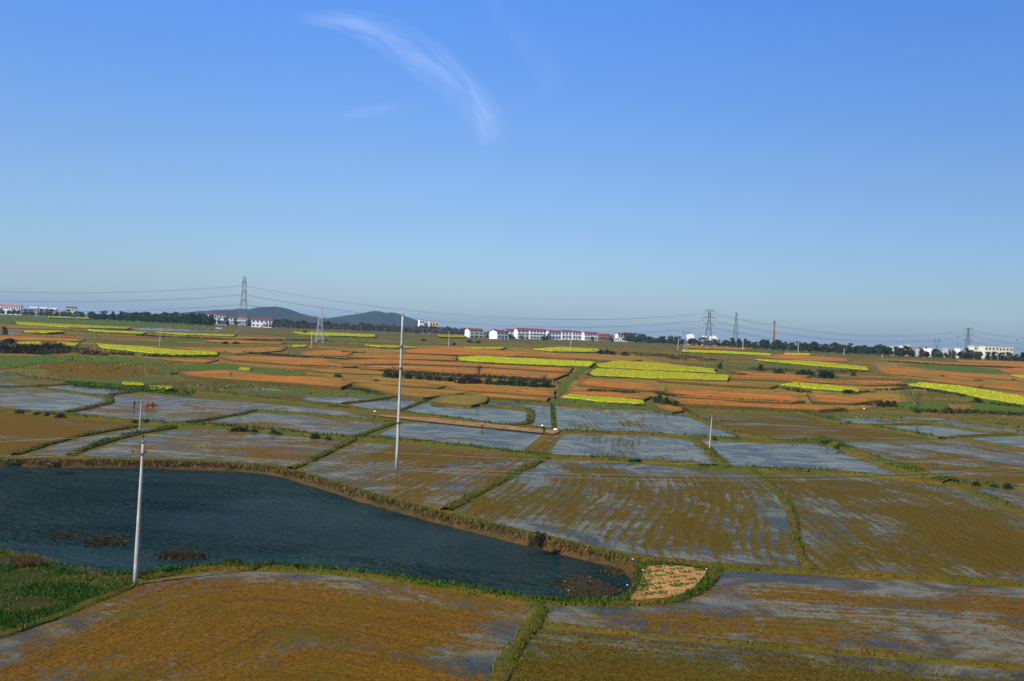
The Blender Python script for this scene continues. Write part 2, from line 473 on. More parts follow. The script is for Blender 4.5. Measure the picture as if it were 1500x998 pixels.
# ------------------------------------------------------------------ sheets laid on the ground
LIFT = [0]
def sheet(name, px, mat, lift=.03, rim=.07, wet=.5, mode='edge', tint=0.0, amp=1.0, step=None, skirt=None, kind='structure', unique=True):
    h = lift
    if unique: LIFT[0] += 1; h = lift+.0009*LIFT[0]
    pts = [G(x, y, h) for x, y in px]
    poly = [(p.x, p.y) for p in cut_corners([Vector((p.x, p.y, 0)) for p in pts])] if (len(pts) > 3 and not skirt) else [(p.x, p.y) for p in pts]
    ymean = sum(p.y for p in pts)/len(pts)
    if step is None: step = min(8.0, max(1.0, ymean/70))
    if skirt:
        rs = resample([Vector((*q, 0)) for q in poly]+[Vector((*poly[0], 0))], 3.0)[:-1]; sd_ = random.uniform(0, 50)
        poly = [(q.x+.5*mnoise.noise(Vector((q.x*.12, q.y*.12, sd_))), q.y+.8*mnoise.noise(Vector((q.x*.05, q.y*.05, sd_+9)))) for q in rs]
    xy, f, out = fill(poly, step)
    z = terrain_np(xy[:, 0], xy[:, 1])+h
    v = np.column_stack([xy, z]).tolist(); f = list(f)
    ed = poly_dist(xy, out)
    if mode == 'edge': row = ed.copy()
    elif mode[0] == 'line':
        ln = [G(*q) for q in mode[1]]; row = np.full(len(xy), 1e9)
        for a, b in zip(ln, ln[1:]):
            A = np.array([a.x, a.y]); B_ = np.array([b.x, b.y])-A; tt = np.clip(((xy-A)@B_)/(B_@B_), 0, 1); row = np.minimum(row, np.linalg.norm(xy-A-tt[:, None]*B_, axis=1))
    else:
        a, b = G(*mode[0]), G(*mode[1]); dx, dy = b.x-a.x, b.y-a.y; L = math.hypot(dx, dy)
        row = (xy[:, 0]-a.x)*(-dy/L)+(xy[:, 1]-a.y)*(dx/L)
    mi = [0]*len(f)
    if skirt:
        n = len(out); area = .5*np.sum(out[:, 0]*np.roll(out[:, 1], -1)-out[:, 1]*np.roll(out[:, 0], -1))
        lo = offset_loop(out, -min(.6, h*.7))
        b = len(v)
        for i in range(n): v.append((lo[i, 0], lo[i, 1], terrain(0, lo[i, 1])-.15))
        for i in range(n):
            j = (i+1) % n
            f.append((i, b+i, b+j, j)); mi.append(1)
        ed = np.concatenate([ed, np.zeros(n)]); row = np.concatenate([row, np.zeros(n)])
    me = bpy.data.meshes.new(name); me.from_pydata(v, [], f)
    me.materials.append(mat)
    if skirt: me.materials.append(skirt)
    me.polygons.foreach_set('material_index', mi)
    N = len(v)
    fattr(me, 'rowc', row); fattr(me, 'edge', ed); fattr(me, 'wet', np.full(N, wet)); fattr(me, 'seed', np.full(N, random.uniform(0, 60)))
    fattr(me, 'tint', np.full(N, tint)); fattr(me, 'amp', np.full(N, amp)); fattr(me, 'rim', np.full(N, rim))
    o = link(name, me)
    if kind: o['kind'] = kind
    return o

PADDY = [
 # polygon, wet, row mode, tint, amp
 ([(-120,975),(0,933),(80,907),(150,877),(200,858),(240,846),(330,838),(400,838),(480,842),(600,856),(700,872),(775,885),(795,897),(766,935),(741,970),(715,1040),(650,1160),(-200,1160)], .30, ('line', [(-120,975),(0,933),(80,907),(150,877),(240,846),(400,838),(600,856),(775,885)]), 0.0, .35),
 ([(800,921),(1010,940),(1250,961),(1500,983),(1680,998),(1750,1160),(600,1160),(728,1040),(750,975),(776,935)], .28, ((850,930),(1250,961)), .75, .5),
 ([(790,888),(850,887),(920,889),(990,886),(1036,866),(1056,836),(1190,843),(1500,861),(1680,872),(1680,992),(1500,975),(1250,953),(1010,932),(800,914)], .44, ((1050,836),(1500,861)), .15, .9),
 ([(667,747),(745,706),(800,676),(850,676),(930,680),(1060,690),(1098,694),(1133,720),(1153,745),(1158,790),(1167,820),(1180,833),(1050,825),(930,812),(800,783),(720,765)], .46, ('line', [(1062,690),(1098,694),(1133,720),(1153,745),(1158,790),(1167,820),(1180,833)]), .7, 1.0),
 ([(1116,695),(1180,694),(1330,706),(1384,712),(1440,733),(1500,758),(1680,830),(1680,866),(1500,852),(1200,836),(1182,815),(1174,790),(1170,745),(1150,720)], .36, ((1250,700),(1400,772)), .75, .8),
 ([(440,690),(508,655),(528,648),(640,656),(720,664),(788,671),(742,697),(652,742),(560,725),(485,701)], .50, ((660,742),(790,672)), .35, 1.0),
 ([(114,668),(188,644),(254,631),(330,629),(400,636),(490,645),(512,647),(468,667),(426,684),(400,680),(300,673)], .49, ((130,650),(400,650)), .2, .5),
 ([(34,668),(112,643),(200,627),(240,629),(182,641),(98,667)], .50, ((34,668),(200,627)), .2, .5),
 ([(-150,605),(0,604),(140,616),(200,622),(195,624),(110,638),(20,664),(-150,668)], .28, ((0,604),(200,622)), .3, .3),
 ([(-150,569),(40,569),(58,570),(150,583),(155,589),(140,594),(98,603),(0,599),(-150,594)], .62, ((0,569),(150,583)), .1, .8),
 ([(62,568),(110,565),(150,568),(195,574),(158,578),(148,579)], .97, ((62,568),(150,580)), .1, .1),
 ([(-150,556),(0,559),(36,565),(20,567),(-150,568)], .80, ((0,559),(36,565)), .1, .3),
 ([(-150,541),(0,544),(60,552),(92,556),(60,557),(0,551),(-150,549)], .97, ((0,544),(60,552)), .1, .1),
 ([(168,588),(163,580),(205,576),(240,581),(375,591),(500,602),(545,614),(440,604),(372,600),(348,606),(284,617),(260,620),(200,615),(140,611),(108,605)], .60, ((200,580),(375,592)), .1, .9),
 ([(294,619),(357,608),(377,604),(440,608),(540,619),(574,621),(540,632),(518,640),(490,638),(400,628),(330,621)], .58, ((377,604),(540,619)), .15, .9),
 ([(130,560),(200,557),(330,559),(420,573),(500,588),(492,593),(440,586),(330,574),(250,568),(200,562)], .46, ((200,557),(420,573)), .8, .9),
 ([(50,536),(100,531),(200,536),(245,545),(230,548),(150,555),(90,552)], .16, ((60,536),(245,545)), .1, .3),
 ([(440,583),(500,580),(560,583),(575,584),(502,591),(460,588)], .62, ((440,583),(560,583)), .6, .5),
 ([(508,592),(580,583),(616,590),(583,601),(540,599)], .96, ((508,592),(580,583)), .3, .2),
 ([(594,602),(627,590),(650,591),(700,597),(740,600),(772,604),(770,621),(742,622),(660,610)], .90, ((594,602),(742,622)), .3, .5),
 ([(712,588),(760,588),(807,590),(809,627),(780,623),(783,600),(740,595),(715,593)], .97, ((712,588),(807,590)), .3, .2),
 ([(814,595),(870,597),(950,600),(1000,608),(1056,630),(1090,640),(1015,639),(950,633),(870,631),(817,629)], .74, ((860,597),(890,631)), .7, 1.3),
 ([(590,621),(640,619),(720,626),(797,635),(768,659),(758,661),(720,656),(640,647),(565,640),(556,636)], .72, ((590,621),(720,626)), .6, .8),
 ([(772,661),(815,636),(820,636),(793,667)], .38, ((772,661),(815,636)), .3, 1.4),
 ([(827,636),(870,637),(950,639),(1008,644),(1036,664),(1054,682),(1000,676),(930,672),(860,668),(803,665)], .70, ((827,636),(803,665)), .8, .9),
 ([(1026,645),(1100,649),(1200,651),(1236,661),(1284,681),(1316,697),(1260,691),(1180,686),(1072,683),(1049,662)], .90, 'edge', .8, .4),
 ([(1012,606),(1060,611),(1160,607),(1195,614),(1220,620),(1060,615),(1024,611)], .42, ((1012,606),(1195,614)), .6, .8),
 ([(1030,614),(1060,618),(1225,623),(1290,631),(1360,642),(1300,644),(1200,645),(1130,643),(1104,638),(1064,627)], .34, ((1060,618),(1225,623)), .55, .7),
 ([(1212,613),(1290,611),(1355,620),(1250,621),(1232,620)], .93, ((1212,613),(1290,611)), .4, .3),
 ([(1250,624),(1360,623),(1436,632),(1480,635),(1420,638),(1378,641),(1340,635),(1294,627)], .93, ((1250,624),(1360,623)), .4, .3),
 ([(1305,610),(1400,614),(1500,631),(1640,650),(1640,656),(1500,635),(1444,630),(1364,619)], .90, ((1305,610),(1400,614)), .4, .3),
 ([(1218,649),(1300,648),(1375,645),(1398,644),(1440,653),(1500,661),(1640,683),(1640,700),(1500,688),(1400,683),(1335,678),(1294,675),(1246,657)], .52, ((1218,649),(1400,683)), .5, .6),
 ([(1340,683),(1400,686),(1500,690),(1640,702),(1640,730),(1500,713),(1440,708),(1398,704),(1344,689)], .44, ((1340,683),(1500,690)), .5, .6),
 ([(1408,713),(1440,714),(1500,719),(1640,736),(1640,800),(1500,748),(1424,716)], .50, 'edge', .5, .8),
 ([(1404,643),(1500,639),(1640,640),(1640,680),(1500,657),(1450,648)], .68, ((1404,643),(1500,657)), .5, .6),
]
for i_, (pts, wet, mode, tint, amp) in enumerate(PADDY):
    sheet('paddy_field', pts, M['paddy'], .02, {0: .15, 1: .13, 2: .10, 3: .11, 4: .12}.get(i_, .05), wet, mode, tint, amp)

# green and olive field strips, upper ground
GREEN = [([(-100,520),(0,522),(100,520),(200,523),(270,530),(240,534),(100,530),(50,534),(0,542),(-100,540)], 'greenfield'),
 ([(90,553),(150,557),(230,560),(215,566),(160,565),(100,562)], 'greenfield'),
 ([(0,463),(130,468),(320,472),(300,478),(150,476),(0,472)], 'greenfield'),
 ([(230,494),(330,496),(350,501),(240,500)], 'greenfield'), ([(250,534),(330,532),(400,540),(450,546),(440,551),(350,545),(260,541)], 'greenfield'),
 ([(860,534),(868,535),(840,556),(825,576),(805,580),(820,566),(842,548)], 'greenfield'),
 ([(1290,590),(1340,588),(1390,592),(1380,602),(1300,600)], 'greenfield'), ([(1420,590),(1480,590),(1560,597),(1560,605),(1430,603)], 'greenfield'),
 ([(840,590),(1000,592),(960,599),(840,594)], 'greenfield'), ([(1310,535),(1380,533),(1460,541),(1470,549),(1400,545)], 'greenfield'),
 ([(510,570),(560,573),(590,577),(560,579),(515,575)], 'greenfield')]
for pts, m in GREEN: sheet('green_field', pts, M[m], .05)

TERRACE = [([(0,476),(60,477),(160,482),(150,484),(0,480)], .9, .2), ([(300,497),(360,499),(420,502),(410,504),(300,501)], .3, .25), ([(250,524),(320,527),(300,532),(240,528)], .3, .3), ([(400,522),(440,523),(470,527),(430,527)], .2, .3),
 ([(1330,541),(1420,547),(1560,558),(1560,563),(1420,552),(1330,545)], .1, .4), ([(1400,527),(1500,530),(1600,533),(1600,536),(1490,534),(1400,530)], .05, .2), ([(1060,540),(1110,546),(1190,550),(1180,554),(1100,550)], .3, .4),
  # polygon, tint (0 orange-red .. 1 straw), height of the terrace edge
 ([(-40,492),(60,493),(125,497),(118,500),(-40,498)], .1, .3), ([(180,487),(250,490),(420,495),(418,498),(250,494)], .3, .2),
 ([(230,508),(340,509),(420,508),(412,514),(345,519),(330,516),(260,511)], .45, .3), ([(318,520),(430,523),(560,530),(500,540),(400,532),(330,526)], .5, .4),
 ([(262,545),(335,541),(400,549),(470,552),(520,560),(500,567),(420,561),(330,555),(275,550)], .1, .8), ([(440,515),(500,511),(518,517),(505,522),(440,521)], .2, .3),
 ([(590,512),(640,508),(700,511),(780,516),(850,520),(845,526),(750,522),(672,520),(590,517)], .05, .5), ([(506,521),(590,518),(668,522),(668,528),(600,526),(520,524)], .15, .6),
 ([(480,528),(560,525),(620,528),(750,535),(840,539),(832,545),(700,537),(600,533),(500,533)], .1, .6), ([(520,535),(600,535),(720,540),(833,547),(812,555),(700,549),(620,544),(530,540)], .12, .7),
 ([(440,541),(520,539),(600,545),(560,549),(480,546)], .5, .3), ([(500,552),(545,556),(610,560),(655,565),(640,568),(560,563),(510,560)], .4, .5),
 ([(510,562),(545,561),(600,568),(700,573),(640,580),(620,583),(560,573)], .6, .6), ([(655,565),(720,567),(814,571),(811,581),(720,574),(650,571)], .25, .7),
 ([(655,573),(720,576),(805,582),(800,587),(720,582)], .3, .5), ([(635,584),(652,577),(715,580),(712,589),(690,594),(632,589)], 1.0, .55),
 ([(845,561),(853,555),(900,556),(955,562),(973,573),(933,571),(850,564)], .05, .6), ([(833,573),(900,574),(955,580),(945,585),(880,580),(830,578)], .1, .6),
 ([(975,567),(1000,569),(1070,574),(1168,578),(1178,587),(1160,590),(1080,587),(1000,581),(980,577)], .03, .5), ([(985,583),(1050,586),(1100,591),(1180,593),(1235,598),(1200,601),(1100,596),(1020,593),(1000,592)], .03, .8),
 ([(960,555),(1060,559),(1140,564),(1130,568),(1060,564),(970,558)], .55, .7), ([(1068,549),(1140,550),(1200,556),(1320,558),(1328,563),(1270,564),(1180,559),(1070,555)], .15, .5),
 ([(1110,520),(1150,519),(1240,525),(1245,530),(1180,528),(1105,523)], .15, .3), ([(1183,576),(1260,581),(1290,586),(1250,591),(1190,589)], .25, .7),
 ([(1280,536),(1350,542),(1400,550),(1440,556),(1420,558),(1350,552),(1290,547)], .15, .4), ([(1270,525),(1400,531),(1560,536),(1560,541),(1400,535),(1300,528)], .35, .2),
 ([(1360,552),(1420,557),(1560,571),(1560,580),(1440,567),(1350,557)], .35, .5), ([(1430,569),(1500,578),(1560,586),(1560,592),(1470,578)], .1, .5),
 ([(1460,541),(1500,538),(1560,541),(1560,552),(1475,547)], .15, .4), ([(745,522),(775,517),(870,521),(940,527),(920,530),(800,522)], .3, .6),
 ([(1000,504),(1060,506),(1110,511),(1085,513),(1000,510)], .3, .3), ([(960,593),(990,592),(1010,600),(985,604)], .6, .4)]
PLOUGHED = [([(500,511),(640,506),(760,513),(850,519),(845,545),(820,560),(815,584),(720,584),(640,584),(560,574),(500,566),(470,552),(470,530)], .75),
 ([(830,560),(860,553),(960,553),(1080,556),(1200,560),(1320,566),(1330,592),(1240,602),(1100,600),(1010,596),(980,582),(880,582),(828,580)], .85),
 ([(1275,530),(1400,536),(1560,545),(1600,592),(1500,580),(1420,565),(1340,556),(1285,548)], .9), ([(740,508),(800,511),(940,522),(1010,540),(1000,545),(880,528),(745,520)], .8)]
for pts, tint in PLOUGHED: sheet('ploughed_slope', pts, M['soil'], .04, 0, 0, (pts[0], pts[2]), tint, 0)
for pts, tint, h in TERRACE:
    sheet('soil_terrace', pts, M['soil'], h, 0, 0, (pts[0], pts[2]), min(1, max(0, tint+random.uniform(-.12, .15))), 0, skirt=M['bank'])

# dirt track and the sandy vegetable bed
sheet('dirt_track', [(553,607),(640,613),(720,621),(800,629),(822,631),(812,636),(780,633),(700,625),(620,617),(556,609.5)], M['track'], .12, unique=True)
sheet('vegetable_bed', [(946,828),(1000,829),(1038,836),(1016,862),(985,875),(920,880),(936,860)], M['sand'], .10)
sheet('grass_slope', [(-300,790),(0,811),(100,837),(150,846),(200,849),(200,858),(150,877),(80,907),(0,933),(-300,1010)], M['lush'], .02)
sheet('lake_water', [(195,481),(230,481),(330,484),(318,486),(250,485),(205,484)], M['lake'], .02)
sheet('lake_water', [(-60,486),(20,487),(36,488),(20,490),(-60,490)], M['lake'], .02)

# ------------------------------------------------------------------ leaf cards scattered in the volume (blades, tufts)
class Leaves:
    def __init__(s): s.v = []; s.r = []; s.k = []
    def blades(s, pts, h, w, lean=.35):
        """one triangle per point: a blade or tuft"""
        pts = np.asarray(pts, float); n = len(pts)
        if n == 0: return
        h = np.broadcast_to(h, n)*rng.uniform(.5, 1.25, n); w = np.broadcast_to(w, n)*rng.uniform(.6, 1.3, n)
        a = rng.uniform(0, 2*np.pi, n); d = np.stack([np.cos(a), np.sin(a), np.zeros(n)], 1)*(w/2)[:, None]
        b = rng.uniform(0, 2*np.pi, n); tip = np.stack([np.cos(b)*lean*h, np.sin(b)*lean*h, h], 1)
        base = pts.copy(); base[:, 2] -= .03
        s.v.append(np.stack([base-d, base+d, pts+tip], 1).reshape(-1, 3)); s.r.append(np.repeat(rng.uniform(0, 1, n), 3)); s.k.append((3, n))
    def cards(s, pts, size, flat=0.0):
        pts = np.asarray(pts, float); n = len(pts)
        if n == 0: return
        size = np.broadcast_to(size, n)*rng.uniform(.6, 1.3, n)
        u = rng.normal(size=(n, 3)); u /= np.linalg.norm(u, axis=1)[:, None]
        w = rng.normal(size=(n, 3)); w = np.cross(u, w); w[:, 2] *= (1-flat); w /= np.linalg.norm(w, axis=1)[:, None]
        u *= (size/2)[:, None]; w *= (size*.35)[:, None]
        s.v.append(np.stack([pts-u, pts-w, pts+u, pts+w], 1).reshape(-1, 3)); s.r.append(np.repeat(rng.uniform(0, 1, n), 4)); s.k.append((4, n))
    def mesh(s, name, mat):
        v = np.concatenate(s.v); r = np.concatenate(s.r); f = []; b = 0
        for k, n in s.k:
            f += (np.arange(n*k).reshape(n, k)+b).tolist(); b += n*k
        me = bpy.data.meshes.new(name); me.from_pydata(v.tolist(), [], f); fattr(me, 'rnd', r); me.materials.append(mat)
        return me

bund_grass = Leaves(); bund_greens = Leaves(); bund_dry = Leaves()
def along(pts, dens, spread):
    L = [(b-a).length for a, b in zip(pts, pts[1:])]; tot = sum(L); n = int(tot*dens)
    seg = rng.choice(len(L), n, p=np.array(L)/tot); t = rng.uniform(0, 1, n)
    a = np.array([tuple(p) for p in pts]); p = a[seg]+(a[seg+1]-a[seg])*t[:, None]
    d = a[seg+1]-a[seg]; nr = np.stack([-d[:, 1], d[:, 0]], 1); nr /= np.maximum(np.linalg.norm(nr, axis=1), 1e-6)[:, None]
    p[:, :2] += nr*np.clip(rng.normal(0, spread*.5, n), -spread, spread)[:, None]
    return p

def bund(px, w=.9, h=.28, green=.5, tall=0.0, dry=.3, name='field_bund'):
    pts = chaikin([G(x, y) for x, y in px], 2)
    ym = sum(p.y for p in pts)/len(pts)
    pts = resample(pts, max(.6, ym/160))
    vs = []; fs = []; prof = [(-.5, -.04), (-.36, .6), (-.12, 1), (.14, .95), (.36, .55), (.5, -.04)]
    n = len(prof)
    for i, p in enumerate(pts):
        t = pts[min(i+1, len(pts)-1)]-pts[max(i-1, 0)]; nr = Vector((-t.y, t.x, 0)).normalized()
        k = 1+.45*mnoise.noise(p*.5); q = .22*w*mnoise.noise(p*.27+Vector((7, 3, 0)))
        for j, (a, b) in enumerate(prof):
            hh = h*b*k+.07*mnoise.noise(p*1.7+Vector((0, 0, j))) if b > 0 else -.04
            c = p+nr*(a*w*k+q); vs.append((c.x, c.y, terrain(0, c.y)+hh))
    for i in range(len(pts)-1):
        for j in range(n-1): fs.append((i*n+j, i*n+j+1, (i+1)*n+j+1, (i+1)*n+j))
    me = bpy.data.meshes.new(name); me.from_pydata(vs, [], fs)
    o = struct(name, me, M['bundmat'])
    s = max(1.0, ym/110); dn = max(4, 34/s**1.3)
    def lifted(p, f=.6): p[:, 2] += h*f*np.clip(1, 0, 1); return p
    bund_grass.blades(lifted(along(pts, dn*green*1.3, w*.55)), .20*s**.6, .10*s)
    bund_dry.blades(lifted(along(pts, dn*dry, w*.6)), .17*s**.6, .10*s)
    if tall > 0:
        p = along(pts, dn*tall*1.2, w*.4)
        k = np.array([mnoise.noise(Vector((q[0]*.16, q[1]*.16, 2))) for q in p]) > -.05
        bund_greens.blades(lifted(p[k]), .5*s**.35, .16*s, .5)
    return o

B = [
 ([(925,818),(960,822),(1050,831),(1190,839),(1320,846),(1500,857),(1680,868)], 1.3, .3, .5, 0, .8),
 ([(1052,832),(1046,845),(1032,862),(1010,875),(985,882),(940,886),(890,886)], 1.0, .25, .9, .25, .1),
 ([(890,886),(780,883),(700,869),(600,853),(480,838),(400,833),(330,833),(275,837),(240,842),(205,849)], 1.3, .22, 1.0, .25, .1),
 ([(200,857),(150,876),(80,906),(0,933),(-120,974)], 1.0, .15, .4, 0, .2),
 ([(780,884),(797,896),(768,935),(743,970),(720,1020),(690,1080)], 1.2, .22, 1.0, 0, .3),
 ([(797,914),(900,926),(1010,936),(1100,944),(1250,957),(1500,979),(1680,994)], .5, .16, .35, 0, .3),
 ([(-150,598),(0,602),(60,608),(140,613),(200,618),(260,623),(330,625),(400,632),(490,641),(560,645),(640,651),(720,660),(790,669),(860,672),(930,676),(1000,681),(1060,686),(1130,690),(1180,691),(1260,695),(1330,703),(1390,708),(1440,711),(1500,716),(1640,732)], 2.2, .4, .8, .55, .3),
 ([(426,688),(470,669),(505,651),(520,643),(545,632),(583,619)], 1.1, .3, .6, .05, .4),
 ([(655,748),(700,723),(748,697),(800,671)], 1.4, .3, .8, .1, .4),
 ([(1100,690),(1138,718),(1160,745),(1166,790),(1175,820),(1192,838)], 1.0, .3, .5, .05, .5),
 ([(1014,642),(1040,662),(1066,687)], 1.6, .4, .6, .3, .4),
 ([(1200,645),(1240,658),(1290,679),(1335,691),(1392,709)], 3.2, .7, .9, 1.0, .2), ([(1392,709),(1424,720),(1500,753),(1640,812)], 1.1, .35, .6, .1, .4),
 ([(1000,600),(1020,612),(1060,629),(1100,641),(1135,646)], 1.5, .5, .5, .1, .5),
 ([(815,632),(870,634),(950,636),(1015,641),(1060,643),(1100,646),(1150,648),(1200,647)], 1.8, .35, .7, .35, .4),
 ([(742,624),(775,622),(779,612),(778,601),(740,596),(700,595),(640,592)], 1.5, .4, .6, .1, .5),
 ([(808,594),(812,630)], .7, .3, .9, .3, .1), ([(480,597),(555,602),(590,605),(660,613),(745,625),(812,631)], 1.6, .3, .8, .2, .4),
 ([(585,602),(625,587)], .8, .3, .6, 0, .4), ([(502,592),(580,582)], .8, .3, .6, 0, .4), ([(200,564),(250,570),(330,577),(440,590),(500,598)], 2.4, .35, 1, .2, .2),
 ([(258,623),(288,618),(350,608),(374,602)], 1.3, .35, .7, .1, .4), ([(374,602),(440,606),(500,612),(545,617),(583,620)], 1.2, .3, .7, .15, .4),
 ([(100,604),(140,596),(166,589),(157,582),(165,578),(200,574)], 1.5, .35, .6, .05, .5), ([(-150,569),(0,568),(40,567),(110,563)], 1.2, .3, .5, .05, .4),
 ([(40,567),(90,573),(155,581)], .8, .25, .5, 0, .5), ([(20,668),(60,655),(110,641),(165,631),(203,625)], .9, .3, .6, .1, .4), ([(102,668),(130,656),(190,638),(256,627)], 1.2, .35, .6, .45, .3),
 ([(1162,603),(1200,612),(1240,622),(1295,629),(1340,637),(1378,643)], 2.0, .5, .7, .6, .2), ([(1378,643),(1420,639),(1500,636),(1640,636)], 1.0, .3, .6, .05, .4),
 ([(1290,609),(1360,621),(1442,632),(1500,637),(1640,660)], 1.3, .45, .3, .05, .5), ([(1232,622),(1300,623),(1362,622)], .9, .3, .4, 0, .5), ([(1400,643),(1450,651),(1500,660),(1640,688)], 1.1, .4, .4, .05, .4),
 ([(1400,612),(1500,630),(1640,648)], 1.2, .5, .3, .1, .4), ([(1330,681),(1400,685),(1500,690),(1640,702)], .7, .25, .5, .05, .4), ([(1056,617),(1140,619),(1226,622)], .8, .25, .7, 0, .3),
 ([(100,562),(150,566),(210,570),(250,574)], 4.0, .5, 1, .9, .1), ([(-150,548),(0,546),(60,556),(100,560)], 2.0, .3, .9, .2, .2)]
for b in B: bund(*b)

# grass along the pond rim, dry stalks on the far bank
rim = pond_loop+[pond_loop[0]]
def rim_part(cond): return [p for p in pond_loop if cond(p)]
pa = along(rim, 20, .5); far = np.array([q[1] > 70+0*q[0] for q in pa])
bund_grass.blades(pa+np.array([0, 0, .1]), .25, .12)
far_pts = [G(x, y) for x, y in POND_FAR[2:]]
fp = along(resample(far_pts, 1), 26, .5); fp[:, 2] += rng.uniform(-.55, .05, len(fp)); fp[:, 1] -= .55+.3*(-fp[:, 2])
bund_dry.blades(fp, .38, .14, .6)
fp = along(resample(far_pts, 1), 9, .4); fp[:, 2] += rng.uniform(-.5, .05, len(fp)); fp[:, 1] -= .6
bund_grass.blades(fp, .45, .2, .6)
near_pts = [G(x, y) for x, y in POND_NEAR[4:17]]
bund_greens.blades(along(resample(near_pts, 1), 45, .55)+np.array([0, 0, .08]), .30, .14, .5)
bund_greens.blades(along(resample([G(x, y) for x, y in POND_NEAR[:6]], 1), 40, .7)+np.array([0, 0, .08]), .26, .13, .5)

def scatter(px, n, h=0.0):
    pts = [G(x, y) for x, y in px]; poly = np.array([(p.x, p.y) for p in pts])
    lo, hi = poly.min(0), poly.max(0); out = []
    while len(out) < n:
        g = rng.uniform(lo, hi, (n*2, 2)); out += g[inside(g, poly)].tolist()
    a = np.array(out[:n]); return np.column_stack([a, terrain_np(a[:, 0], a[:, 1])+h])
slope = [(-120,800),(0,811),(100,836),(150,846),(198,849),(198,857),(150,875),(80,904),(0,930),(-120,970)]
p = scatter(slope, 30000)
wet_xy = np.array([(q.x, q.y) for q in [G(x, y) for x, y in [(-60,845),(-20,838),(20,842),(48,850),(40,868),(20,884),(-20,890),(-60,880)]]])
k = np.array([mnoise.noise(Vector((q[0]*.28, q[1]*.28, 4))) for q in p]); free = ~inside(p[:, :2], wet_xy) | (rng.uniform(0, 1, len(p)) < .35)
bund_greens.blades(p[free & (k < -.02)], .30, .12, .5); bund_grass.blades(p[free & (k >= -.02) & (k < .26)], .25, .11, .5); 
straw = np.array([math.hypot(q[0]-G(48,826).x, (q[1]-G(48,826).y)*.6) < 1.1 for q in p]); bund_dry.blades(p[straw], .6, .12, .5)
bed_edge = [(934,828),(950,822),(1000,825),(1046,834),(1052,838),(1030,864),(990,882),(925,884),(915,880),(940,862)]
p = scatter(bed_edge, 9000)
bed_xy = np.array([(q.x, q.y) for q in [G(x, y) for x, y in [(946,828),(1000,829),(1038,836),(1016,862),(985,875),(920,880),(936,860)]]])
bund_greens.blades(p[~inside(p[:, :2], bed_xy)][::2], .22, .11, .5); bund_grass.blades(p[~inside(p[:, :2], bed_xy)][1::2], .2, .11, .5)
# weeds in the fields and the green rows beside them
for px, n, hh in [([(100,560),(200,566),(250,572),(210,575),(110,567)], 1500, .7), ([(500,568),(560,573),(590,577),(550,579)], 500, .6), ([(190,560),(290,572),(280,582),(215,575)], 900, .5)]:
    bund_greens.blades(scatter(px, n), hh, .3, .5)

stub = Leaves(); stubo = Leaves()
for px, n, L_ in (([(0,940),(150,885),(240,850),(400,842),(600,860),(770,890),(790,900),(740,970),(700,1030),(0,1060)], 3500, stub), ([(805,925),(1250,965),(1500,987),(1500,1040),(740,1040),(760,975)], 26000, stubo),
                  ([(1050,840),(1190,846),(1500,864),(1560,880),(1560,980),(1250,950),(1010,930),(900,920),(960,890)], 5000, stub), ([(672,746),(745,708),(800,678),(1060,692),(1098,696),(1150,745),(1165,820),(1050,824),(930,811)], 24000, stubo),
                  ([(1120,697),(1384,713),(1500,759),(1560,790),(1560,850),(1200,834),(1174,790)], 26000, stubo), ([(440,690),(520,650),(640,657),(785,671),(742,697),(652,741),(560,724)], 9000, stubo)):
    q = scatter(px, n, .02); k = np.array([mnoise.noise(Vector((a[0]*.35, a[1]*.12, 11)))+.6*mnoise.noise(Vector((a[0]*.07, a[1]*.07, 3))) for a in q])
    q = q[k > rng.uniform(-1.1, .35, len(q))]; L_.blades(q, .075, .085, .8)
M['stubble'] = mat_blades('rotting_stubble', [(.05, .02, .002), (.14, .06, .005), (.27, .12, .010)]); M['stubbleolive'] = mat_blades('olive_stubble', [(.025, .02, .003), (.075, .055, .006), (.15, .10, .012)])
tag(link('mud_stubble', stub.mesh('mud_stubble', M['stubble'])), 'rotting brown stubble and clods in the ploughed near fields', 'stubble', kind='stuff')
tag(link('olive_stubble', stubo.mesh('olive_stubble', M['stubbleolive'])), 'olive brown stubble standing in the large flooded fields', 'stubble', kind='stuff')
tag(link('grass_tufts', bund_grass.mesh('grass_tufts', M['grass'])), 'short olive grass growing along the field bunds and pond rim', 'grass', kind='stuff')
tag(link('green_weeds', bund_greens.mesh('green_weeds', M['greens'])), 'rank dark green weeds on the bunds and the grassy pond corner', 'weeds', kind='stuff')
tag(link('dry_weeds', bund_dry.mesh('dry_weeds', M['dry'])), 'dry straw coloured stalks on the earth bunds and far pond bank', 'dry weeds', kind='stuff')

